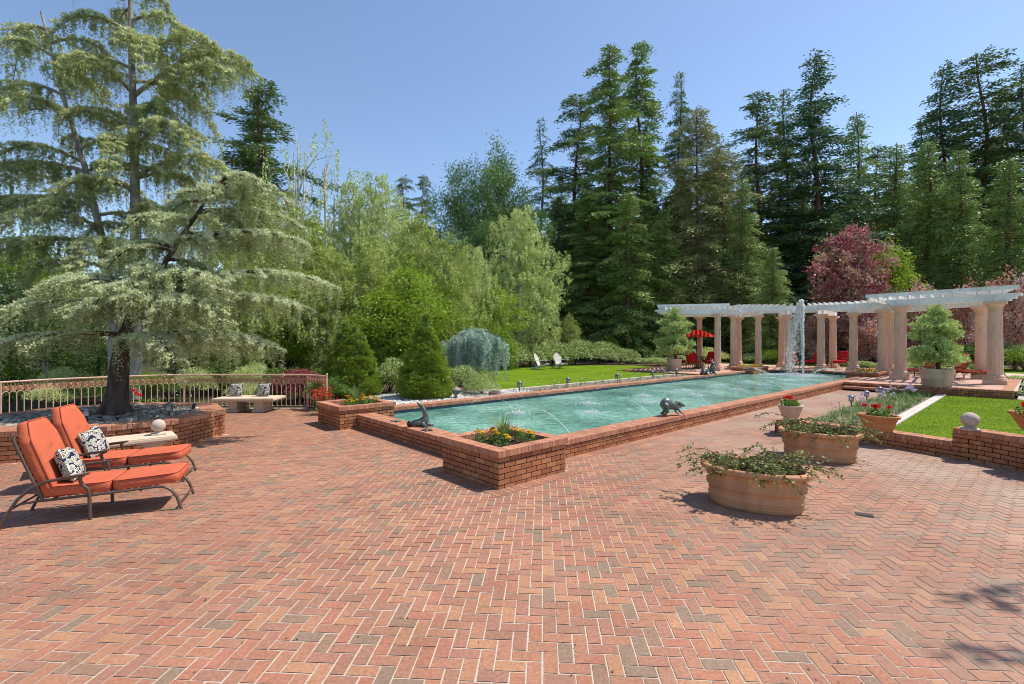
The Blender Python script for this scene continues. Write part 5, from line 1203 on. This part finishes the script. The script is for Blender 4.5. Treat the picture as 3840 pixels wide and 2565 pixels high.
# second taller cedar with pale trunks behind the railing
g_ = np.random.default_rng(103); cr = MB(); wd = MB()
t1 = np.array([(.0,0,0),(-.05,0,2.5),(-.35,0,5.2),(-1.1,.1,8),(-1.9,.1,10.6),(-2.7,.2,13.4)]); t2 = np.array([(.55,.2,0),(.6,.2,3),(.65,.1,6),(.6,.1,9),(.5,.1,12),(.45,.1,15),(.4,0,17.5)])
wd.tube(t1, [.16,.15,.12,.085,.06,.03], 12, 0); wd.tube(t2, [.19,.17,.15,.12,.09,.05,.02], 12, 0)
def BT(tt, z, az, L_, up, droop, width=.30, dens=30, hang=.55, curl=0):
    p = np.array([np.interp(z, tt[:,2], tt[:,0]), np.interp(z, tt[:,2], tt[:,1]), z]); bough(cr, wd, p, R_(az), L_, up, droop, width, dens, hang, g_, r0=.035+.01*L_, leaf=.075, curl=curl)
for k in range(30):
    z = 4.2+k*.42; az = (k*137.5) % 360; BT(t2, z, az, g_.uniform(1.8,3.2)*(1-.35*max(0,(z-12))/6), g_.uniform(.3,.7), g_.uniform(.55,.95))
for k in range(20):
    z = 4.0+k*.46; BT(t1, z, (k*137.5+60) % 360, g_.uniform(1.6,3.4), g_.uniform(.3,.6), g_.uniform(.55,.9))
for z, az, L_, up, dr in ((9.3,-10,4.0,.95,.45),(10.4,5,4.3,.85,.5),(7.6,0,3.6,.6,.5),(8.6,-25,3.6,.5,.55),(11.6,-5,4.0,.6,.6),(6.2,10,3.2,.35,.4),(6.6,185,3.8,.3,.4),(7.8,175,4,.35,.45),(5.4,190,4.2,.1,.3)):
    BT(t2 if az < 90 else t1, z, az, L_, up, dr, .40, 34)
t = thing('tall_cedar', 'tall cedar with two pale lichen covered trunks behind the railing', 'tree', (SX(262,16.2), 16.2, 0), 0)
wd.build('trunk', m_palebark, t); cr.build('crown', m_cedar2, t)
# potted pines
def pot_pine(seed, H, R, label, loc, pads):
    g = np.random.default_rng(seed); cr = MB(); wd = MB(); t = thing('potted_pine', label, 'tree', loc, 0, 'cloud pruned pines in pots')
    tk = np.array([(.06,0,0),(.0,0,.25*H),(-.08,.02,.45*H),(.04,0,.65*H),(.0,0,.95*H)]); wd.tube(tk, [.07,.06,.045,.035,.015], 8)
    for (x, y, z, r, h) in pads:
        tz = max(.15, z*H-.25); b = (np.interp(tz, tk[:,2], tk[:,0]), 0, tz); wd.tube([b, (x*R*.6,y*R*.6,z*H-.06),(x*R,y*R,z*H)], [.028,.018,.008], 5, cap=False)
        n = int(260*r*r/.2); d = g.normal(0,1,(n,3)); d /= np.linalg.norm(d,axis=1)[:,None]; C = np.array([x*R,y*R,z*H])+d*np.array([r,r,h])*R*(.25+1.05*g.random((n,1))); m = 9
        P = C[:,None]+g.normal(0,.02,(n,m,3)); D = d[:,None]*.6+g.normal(0,.5,(n,m,3))+[0,0,.5]; c = np.clip(g.random(n)[:,None]*.5+.5*g.random((n,m)),0,.999); cr.leaves(P.reshape(-1,3), D.reshape(-1,3),   .10, .030, c.ravel(), 0)
    wd.build('trunk', m_bark, t); cr.build('crown', m_pine, t)
pads = [(-.55,0,.16,.42,.2),(.55,.1,.18,.42,.2),(0,-.5,.2,.4,.2),(.75,-.1,.3,.32,.15),(-.7,.2,.34,.34,.16),(-.2,.4,.3,.4,.2),(.1,-.2,.42,.4,.15),(-.45,-.1,.56,.36,.16),(.5,.1,.54,.36,.16),(.65,0,.68,.3,.14),(-.5,.1,.72,.34,.15),(.0,-.3,.66,.36,.15),(.25,.1,.80,.34,.15),(-.2,.1,.86,.3,.14),(.05,0,.95,.24,.14)]
pot_pine(111, 2.9, 1.02, 'potted pine at the left end of the pergola terrace', (PL[0], PL[1], .98), pads)
pot_pine(112, 2.35, .92, 'potted pine in front of the right wing of the pergola', (PR[0], PR[1], .94), [(-x,y,z,r,h) for x,y,z,r,h in pads])
# allium beds
def allium(label, loc, g, col, grp):
    t = thing('allium', label, 'flower', loc, g.uniform(0,6), grp); mb = MB(); strap_clump(mb, 0, 0, 0, 16, .24, .010, g, .7); mb.build('leaves', m_strap, t)
    for k in range(g.choice((1,1,2))):
        x, y, h = g.gauss(0,.05), g.gauss(0,.05), g.uniform(.26,.40); mb = MB(); mb.tube([(0,0,0),(x,y,h)], .004, 4, cap=False); Q = np.array([x,y,h])+rng.normal(0,.014,(34,3)); mb.leaves(Q, rng.normal(0,1,(34,3)), .024, .018, rng.random(34), mat=1); mb.build('flower_head', [m_strap, col], t)
    return t
g_ = random.Random(4); al = [allium('', (0,0,-50), g_, m_lilac, 'g') for _ in range(4)]
lab_r = 'lilac flowered allium clump in the bed along the right lawn'; lab_l = 'white flowered allium clump between pool and left lawn'
k = 0
for i in range(34):
    u = 9.5+g_.random()**.55*9.3; v = g_.uniform(-2.1,-1.15); a = al[i % 4]
    dup(a, W3(u, v, .012), g_.uniform(0,6), g_.uniform(.85,1.2), lab_r, 'lilac alliums along the right lawn')
for a in al:
    for o in [c for c in bpy.data.objects if c.parent == a]: bpy.data.objects.remove(o)
    bpy.data.objects.remove(a)
al = [allium('', (0,0,-50), g_, m_whitef, 'g') for _ in range(3)]
for o_ in al: KIDS.pop(o_.name, None)
for i in range(40):
    u = 7.2+i*.295+g_.uniform(-.1,.1); v = g_.uniform(6.75,7.65)
    dup(al[i % 3], W3(u, v, LV), g_.uniform(0,6), g_.uniform(.6,1.0), lab_l, 'white alliums along the left lawn')
for a in al:
    for o in [c for c in bpy.data.objects if c.parent == a]: bpy.data.objects.remove(o)
    bpy.data.objects.remove(a)
mb = MB(); g_ = random.Random(8)
for i in range(330):
    u = 8.3+g_.random()*10.6; v = g_.uniform(-2.3,-1.1); x, y = W(u, v); strap_clump(mb, x, y, .01, 9, .26, .012, g_, .8)
o = mb.build('bed_grass', m_strap); tag(o, 'mass of strap shaped leaves in the bed along the right lawn', 'ground cover'); o['kind'] = 'stuff'
# red flowers by the end of the railing and beyond it
def redbush(label, loc, r, h):
    t = thing('red_flower_bush', label, 'flower', loc, 0); n = 500; P = rng.normal(0,1,(n,3))*[r*.5,r*.5,h*.28]+[0,0,h*.45]; P[:,2] = np.abs(P[:,2]); mb = MB(); mb.leaves(P, rng.normal(0,1,(n,3)), .06, .03, rng.random(n)); mb.build('leaves', m_shrub2, t)
    n = 420; P = rng.normal(0,1,(n,3))*[r*.5,r*.5,h*.2]+[0,0,h*.75]; mb = MB(); mb.leaves(P, rng.normal(0,1,(n,3)), .05, .035, rng.random(n)); mb.build('blossoms', m_redf, t)
redbush('bush of scarlet flowers between the railing end and the far square planter', (-5.15,12.95,.05), .28, .62)
geranium('red and pink geraniums behind the cedar trunk at the railing', (-9.7,12.6,.1), .45, 12, 5, .55, None)

# a garden tree right of the frame: one bough reaches over the terrace and shades it
t = thing('garden_tree', 'broadleaf tree just outside the right edge, one bough over the terrace', 'tree', (10.8,5.2,0), 0); g_ = np.random.default_rng(131); wd = MB(); cr = MB()
wd.tube([(0,0,0),(.1,0,2),(0,0,4.2),(.3,0,7.2)], [.2,.16,.12,.05], 9); wd.tube([(0,0,6.0),(-1.0,-.2,7.4),(-2.2,-.3,8.0),(-2.5,-.4,8.05),(-2.8,-.5,8.0)], [.10,.05,.02,.010,.004], 7)
for x, y, z, r, n in ((-2.75,-.50,8.0,.10,34),(-2.45,-.40,8.0,.10,34),(-2.2,-.55,8.0,.09,30),(-3.35,-1.15,7.9,.12,34),(-3.0,-1.25,7.9,.11,34),(-2.65,-1.4,7.9,.10,30),(-2.6,-.62,7.9,.07,16),(1.8,.6,6.5,.6,1500),(1.0,1.4,6.2,.5,1200)):
    P = g_.normal(0,1,(n,3))*[r*1.2,r*.28,r*.4]+[x,y,z]; cr.leaves(P, g_.normal(0,1,(n,3)), .10, .06, g_.random(n), .5)
wd.build('trunk', m_bark, t); cr.build('crown', m_oak, t)
# ------------------------------------------------------------------ bronzes: capsules fused into one skin
def fused(name, label, cat, caps, loc, rotz, scale=1.0, vox=.008, mat=m_bronze, group=None, parent=None):
    mb = MB()
    for c in caps:
        if len(c) == 4: mb.ell(c[:3], (c[3],)*3, 14, 10)
        elif len(c) == 6: mb.ell(c[:3], c[3:], 16, 12)
        else: mb.tube([c[0:3], c[3:6]], [c[6], c[7]], 10); mb.ell(c[0:3], (c[6],)*3, 10, 8); mb.ell(c[3:6], (c[7],)*3, 10, 8)
    o = mb.build(name, mat, parent); o.location = loc; o.rotation_euler = (0,0,rotz); o.scale = (scale,)*3
    m = o.modifiers.new('fuse', 'REMESH'); m.mode = 'VOXEL'; m.voxel_size = vox; m.use_smooth_shade = True
    m = o.modifiers.new('soften', 'SMOOTH'); m.iterations = 6; m.factor = .5
    if label: tag(o, label, cat, group)
    return o
ZC = .318
# seal rearing its head, with ball and starfish
seal = [(.02,0,.065,.15,.08,.062),(-.08,0,.05,.09,.06,.04),(.10,0,.09,.09,.075,.08),(.13,0,.11,.14,0,.20,.068,.052),(.14,0,.20,.11,0,.29,.052,.040),(.11,0,.29,.05,0,.37,.040,.032),(.045,0,.375,.038),(.04,0,.38,-.005,0,.425,.030,.016),(.10,.08,.05,.19,.17,.012,.03,.018),(.10,-.08,.05,.18,-.17,.012,.03,.018),(.14,0,.04,.27,.06,.015,.035,.02),(.14,0,.04,.27,-.05,.015,.035,.02)]
fused('seal_statue', 'bronze seal statue rearing up on the short wall of the pool', 'statue', seal, W3(.76,3.35,ZC), .1, 1.1)
mb = MB(); mb.ell((0,0,.06), (.06,.06,.06), 20, 14); o = mb.build('bronze_ball', Mat('dark_polished_bronze', (.03,.035,.04), .25, metal=.5)); sx_, sy_ = W(.76,3.35); o.location = (sx_-.15, sy_-.05, ZC); tag(o, 'dark ball beside the seal statue', 'ball')
for i, (u, v, a) in enumerate(((.70,4.15,.3),(.66,2.85,.9))):
    st_ = [(0,0,.012,.03,.03,.018)]+[(0,0,.012,.10*math.cos(k*1.2566+a),.10*math.sin(k*1.2566+a),.008,.02,.008) for k in range(5)]
    fused('starfish_statue', ['bronze starfish on the pool wall left of the seal','bronze starfish on the pool wall right of the seal'][i], 'statue', st_, W3(u, v, ZC), 0, 1.2, .004, group='bronze starfish')
# crouching hare on the near wall
hare = [(-.12,0,.235,.125,.088,.115),(-.02,0,.20,.12,.078,.085),(.08,0,.165,.09,.062,.068),(.13,0,.165,.21,0,.185,.048,.036),(.235,0,.195,.050,.034,.036),(.265,0,.185,.295,0,.175,.026,.018),
        (.215,.018,.22,.13,.03,.262,.018,.022),(.13,.03,.262,.06,.035,.262,.022,.012),(.215,-.018,.22,.13,-.035,.255,.018,.022),(.13,-.035,.255,.07,-.04,.245,.022,.012),(-.16,.065,.20,-.09,.085,.09,.06,.032),(-.09,.085,.09,-.19,.085,.03,.028,.018),(-.19,.085,.03,-.08,.085,.012,.02,.013),(-.18,-.065,.20,-.15,-.085,.09,.06,.032),(-.15,-.085,.09,-.24,-.085,.03,.028,.018),(-.24,-.085,.03,-.13,-.085,.012,.02,.013),
        (.10,.045,.13,.13,.05,.05,.026,.016),(.13,.05,.05,.20,.05,.012,.016,.012),(.10,-.045,.13,.17,-.05,.06,.026,.016),(.17,-.05,.06,.25,-.05,.012,.016,.012),(-.235,0,.25,.03)]
fused('hare_statue', 'bronze statue of a stooping hare on the near pool wall', 'statue', hare, W3(5.75,.70,ZC), AU-.45, 1.15)
sit = [(0,0,.13,.10,.10,.13),(.02,0,.26,.07,.075,.11),(.05,0,.38,.06,.05,.055),(.09,0,.375,.13,0,.37,.035,.022),(.03,.025,.42,-.06,.04,.52,.02,.016),(.03,-.025,.42,-.03,-.05,.54,.02,.016),(.05,.07,.06,.14,.08,.015,.05,.025),(.05,-.07,.06,.14,-.08,.015,.05,.025),(.06,.05,.27,.13,.05,.2,.024,.018),(.06,-.05,.27,.13,-.05,.2,.024,.018),(-.10,0,.07,.035)]
fused('rabbit_statue', 'bronze rabbit statue standing upright on the far pool wall', 'statue', sit, W3(19.75,6.32,ZC), AU-2.2, 1.45, group='bronze rabbits on the far pool wall')
cur = [(0,0,.12,.15,.12,.12),(.12,0,.10,.08,.07,.07),(.17,0,.07,.05,.045,.045),(.10,.03,.16,-.03,.05,.19,.02,.02),(.10,-.03,.16,-.03,-.05,.19,.02,.02),(.05,.10,.04,.14,.11,.02,.045,.025),(.05,-.10,.04,.14,-.11,.02,.045,.025)]
fused('rabbit_statue', 'bronze rabbit statue curled up beside the upright one on the far pool wall', 'statue', cur, W3(19.05,6.35,ZC), AU-2.9, 1.55, group='bronze rabbits on the far pool wall')

# ------------------------------------------------------------------ water jets
def jet(label, p0, p1, peak, seed, group='thin arching water jets over the pool', n=210, r=.0055, name='water_jet'):
    g = np.random.default_rng(seed); p0 = np.array(p0); p1 = np.array(p1); t = thing(name, label, 'water jet', (0,0,0), 0, group)
    s = g.random(n)**1.15; jit = (.002+.045*s**1.6)[:,None]; P = p0+(p1-p0)*s[:,None]; P[:,2] += 4*peak*s*(1-s); P += g.normal(0,1,(n,3))*jit
    mb = MB(); mb.drops(P, r*(1.1-.4*s)*g.uniform(.5,1.3,n), 1.0)
    k = np.linspace(0,.34,14); Q = p0+(p1-p0)*k[:,None]; Q[:,2] += 4*peak*k*(1-k); mb.tube(Q, np.linspace(.004,.002,14), 5); mb.build('stream', m_white_drop, t)
    m = 420; a = g.uniform(0,2*PI,m); q = np.abs(g.normal(0,.20,m)); P = p1+np.stack([q*np.cos(a), q*np.sin(a), np.abs(g.normal(0,.035,m))*np.exp(-q*4)+.001],1); P[:,2] = .152+(P[:,2]-p1[2])
    mb = MB(); mb.drops(P, g.uniform(.006,.017,m), .6); mb.build('foam', m_foam, t)
m_foam = Mat('white_foam', (.78,.84,.85), .5, trans=.2, spec=.3)
ordn = ['first','second','third','fourth','fifth','sixth','seventh','eighth']
for i in range(7):
    u = 2.65+i*2.87; jet(f'{ordn[i]} water jet rising from the near pool wall, counted from the near corner planter', W3(u,1.02,.24), W3(u+.05,2.85,.155), .42, 200+i)
for i in range(7):
    u = 4.1+i*2.87; jet(f'{ordn[i]} water jet rising from the far pool wall, counted from the far corner planter', W3(u,6.02,.22), W3(u,4.05,.155), .30, 300+i, r=.005)
jet('arched water spout pouring from the low planter left of the fountain', W3(23.45,6.3,.42), W3(23.6,4.9,.155), .16, 401, 'water spouts of the low planters', 500, .016)
jet('arched water spout pouring from the low planter right of the fountain', W3(23.4,1.45,.42), W3(23.2,3.0,.155), .34, 402, 'water spouts of the low planters', 500, .014)
ft = thing('fountain', 'tall white water plume rising at the far end of the pool', 'fountain', W3(24.6,3.6,.15), 0)
g = np.random.default_rng(77); mb = MB(); n = 3600; z = g.random(n)**.8*4.05; s = z/4.05; P = np.stack([g.normal(0,1,n)*(.022+.050*s**1.5*(1-s*.5))-.06*s, g.normal(0,1,n)*(.022+.05*s**1.5*(1-s*.5)), z],1)
mb.drops(P, g.uniform(.008,.020,n), 2.0); mb.tube([(0,0,0),(-.005,0,1.2),(-.02,0,2.6),(-.05,0,3.9)], [.028,.03,.03,.012], 8); mb.build('jet', m_white_drop, ft)
mb = MB(); n = 3000; tt = g.random(n); z = 4.05*(1-tt**1.7)+.02; w_ = .03+.22*tt; P = np.stack([-.06-.62*tt**.9+g.normal(0,1,n)*w_*.8, g.normal(0,1,n)*w_, z],1); P[:,2] = np.maximum(P[:,2], .01); mb.drops(P, g.uniform(.006,.017,n), 2.2)
mb.build('falling_spray', m_white_drop, ft)
mb = MB(); m = 3800; a = g.uniform(0,2*PI,m); q = np.abs(g.normal(0,.8,m)); P = np.stack([-.3+q*np.cos(a)*1.1, q*np.sin(a), np.abs(g.normal(0,.05,m))*np.exp(-q)+.004],1); mb.drops(P, g.uniform(.01,.03,m), .5); mb.build('foam', m_foam, ft)

# ------------------------------------------------------------------ garden furniture under the pergola
def armchair(label, loc, rotz, group='red cushioned armchairs under the pergola'):
    t = thing('armchair', label, 'chair', loc, rotz, group); mb = MB()
    mb.ell((0,0,.43), (.29,.28,.075), 20, 10, e=.35); mb.build('seat_cushion', m_red, t)
    mb = MB(); a = math.radians(-18); mb.ell((-.27,0,.72), (.075,.28,.32), 20, 12, e=.4, rot=[(math.cos(a),0,math.sin(a)),(0,1,0),(-math.sin(a),0,math.cos(a))]); mb.build('back_cushion', m_red, t)
    for s in (-1,1):
        mb = MB(); mb.tube([(.27,s*.29,0),(.26,s*.30,.35),(.22,s*.31,.60),(.0,s*.31,.63),(-.28,s*.29,.60)], .014, 6); mb.build('front_leg_and_arm', m_dark_metal, t)
        mb = MB(); mb.tube([(-.34,s*.27,0),(-.26,s*.28,.35),(-.36,s*.28,.85),(-.40,s*.27,1.0)], .014, 6); mb.build('rear_leg', m_dark_metal, t)
    mb = MB(); mb.box((0,0,.345), (.56,.58,.02)); mb.build('seat_frame', m_dark_metal, t); mb = MB(); mb.tube([(-.40,-.27,1.0),(-.40,.27,1.0)], .014, 6); mb.build('back_rail', m_dark_metal, t); return t
TX, TY = 11.45, 29.4
tb = thing('dining_table', 'round dark patio table under the red umbrella', 'table', (TX,TY,.312), 0); mb = MB(); mb.lathe([(.55,.70),(.56,.72),(.55,.735)], 32); mb.build('table_top', m_dark_metal, tb)
for k in range(4):
    a = k*PI/2+.6; mb = MB(); mb.tube([(math.cos(a)*.48,math.sin(a)*.48,0),(math.cos(a)*.36,math.sin(a)*.36,.4),(math.cos(a)*.42,math.sin(a)*.42,.70)], .018, 6); mb.build('leg', m_dark_metal, tb)
arm = armchair('red cushioned armchair at the umbrella table, nearest the pool', (TX-.55,TY-.75,.312), 1.0)
dup(arm, (TX-1.0,TY+.1,.312), -.1, 1, 'red cushioned armchair at the left side of the umbrella table')
dup(arm, (TX+.62,TY-.7,.312), 2.4, 1, 'red cushioned armchair at the right side of the umbrella table, beside the column')
dup(arm, (TX+.9,TY+.5,.312), 3.6, 1, 'red cushioned armchair at the back of the umbrella table')
um = thing('patio_umbrella', 'red patio umbrella open over the round table under the pergola', 'umbrella', (TX,TY,.312), .35)
mb = MB(); mb.tube([(0,0,0),(0,0,2.45)], .022, 8); mb.build('pole', m_dark_metal, um)
mb = MB(); nseg = 8; V = [(0,0,2.42)]
for rr, zz in ((.4,2.33),(.8,2.17),(1.15,1.95)):
    for k in range(nseg*2):
        a = k*PI/nseg; r_ = rr*(1 if k % 2 == 0 else .945); V.append((r_*math.cos(a), r_*math.sin(a), zz-(0 if k % 2 == 0 else .0)))
N = nseg*2; Fc = [(0,1+k,1+(k+1)%N) for k in range(N)]; mb.add(V, Fc, 0, .5); F2 = []
for j in range(2):
    for k in range(N): F2.append((1+j*N+k, 1+(j+1)*N+k, 1+(j+1)*N+(k+1)%N, 1+j*N+(k+1)%N))
mb.add(V, F2, 0, .5); c_ = mb.build('canopy', m_umb, um); mm = c_.modifiers.new('thick', 'SOLIDIFY'); mm.thickness = .006
mb = MB(); mb.lathe([(.03,2.40),(.035,2.43),(.01,2.50)], 10); mb.build('finial', m_dark_metal, um)
for k in range(nseg):
    a = k*2*PI/nseg; mb = MB(); mb.tube([(0,0,2.38),(1.13*math.cos(a),1.13*math.sin(a),1.94)], .008, 4); mb.tube([(0,0,1.85),(.6*math.cos(a),.6*math.sin(a),2.2)], .006, 4); mb.build('rib', m_dark_metal, um)
mb = MB(); mb.lathe([(.28,0),(.27,.05),(.05,.08),(.04,.3)], 20); mb.build('base', m_dark_metal, um)
for i, (px, D, a, lab) in enumerate(((1817,29.2,.8,'red armchair glimpsed through the fountain spray'),(1856,28.9,2.6,'red armchair seen from behind, right of the water plume'),(1872,30.3,3.6,'red armchair behind the column right of the plume'),(1925,28.6,3.5,'red armchair between the two columns right of the fountain, turned left'))):
    dup(arm, (SX(px, D), D, .312), a, 1.05, lab)
mb = MB(); tb2 = thing('side_table', 'low dark table among the red armchairs behind the fountain', 'table', (SX(1840,29.6), 29.6, .312), 0); mb.lathe([(.45,.62),(.46,.65),(.44,.66)], 28); mb.build('table_top', m_dark_metal, tb2); mb = MB(); mb.tube([(0,0,0),(0,0,.62)], .04, 8); mb.build('leg', m_dark_metal, tb2)
# wind chime hanging from the left boughs
wc = thing('wind_chime', 'wind chime hanging from a bough left of the cedar trunk', 'wind chime', (SX(104,9.2), 9.2, 0), 0)
mb = MB(); mb.tube([(0,0,1.62),(0,0,2.35)], .003, 4); mb.lathe([(.05,1.60),(.05,1.62)], 16); mb.build('string', m_dark_metal, wc)
for k in range(5):
    a = k*2*PI/5; mb = MB(); mb.tube([(.04*math.cos(a),.04*math.sin(a),1.60-.0*k),(.04*math.cos(a),.04*math.sin(a),1.28+.03*k)], .008, 6); mb.build('tube', m_greystone, wc)
# ------------------------------------------------------------------ light, sky, camera
w = bpy.data.worlds.new('World'); sc.world = w; w.use_nodes = True
nt = w.node_tree; bg = nt.nodes['Background']
sky = nt.nodes.new('ShaderNodeTexSky'); sky.sky_type = 'NISHITA'; sky.sun_disc = False
SE, SAZ = math.radians(60), math.atan2(.975, .22)
sky.sun_elevation = SE; sky.sun_rotation = SAZ; sky.air_density = 1.0; sky.dust_density = .35; sky.ozone_density = 1.7; sky.altitude = 100
nt.links.new(sky.outputs[0], bg.inputs[0]); bg.inputs[1].default_value = .115
L = bpy.data.lights.new('sun', 'SUN'); L.energy = 3.7; L.angle = math.radians(.55); L.color = (1, .94, .85)
so = bpy.data.objects.new('sun', L); COL.objects.link(so)
d = Vector((math.cos(SE)*math.sin(SAZ), math.cos(SE)*math.cos(SAZ), math.sin(SE)))
so.rotation_euler = (-d).to_track_quat('-Z', 'Y').to_euler()
cam = bpy.data.cameras.new('camera'); co = bpy.data.objects.new('camera', cam); COL.objects.link(co)
co.location = (0,0,CH); co.rotation_euler = (PI/2,0,0); cam.lens = F_/2347*36; cam.sensor_width = 36; cam.shift_y = -(784-HY)/2347
cam.clip_end = 2000; cam.clip_start = .05; sc.camera = co
vs = sc.view_settings; vs.view_transform = 'Standard'; vs.look = 'None'; vs.exposure = .76; vs.gamma = 1
sc.cycles.max_bounces = 6; sc.cycles.diffuse_bounces = 3; sc.cycles.transmission_bounces = 4; sc.cycles.transparent_max_bounces = 8
sc.cycles.use_denoising = True; sc.cycles.sample_clamp_indirect = 6
sc.cycles.filter_width = 1.0
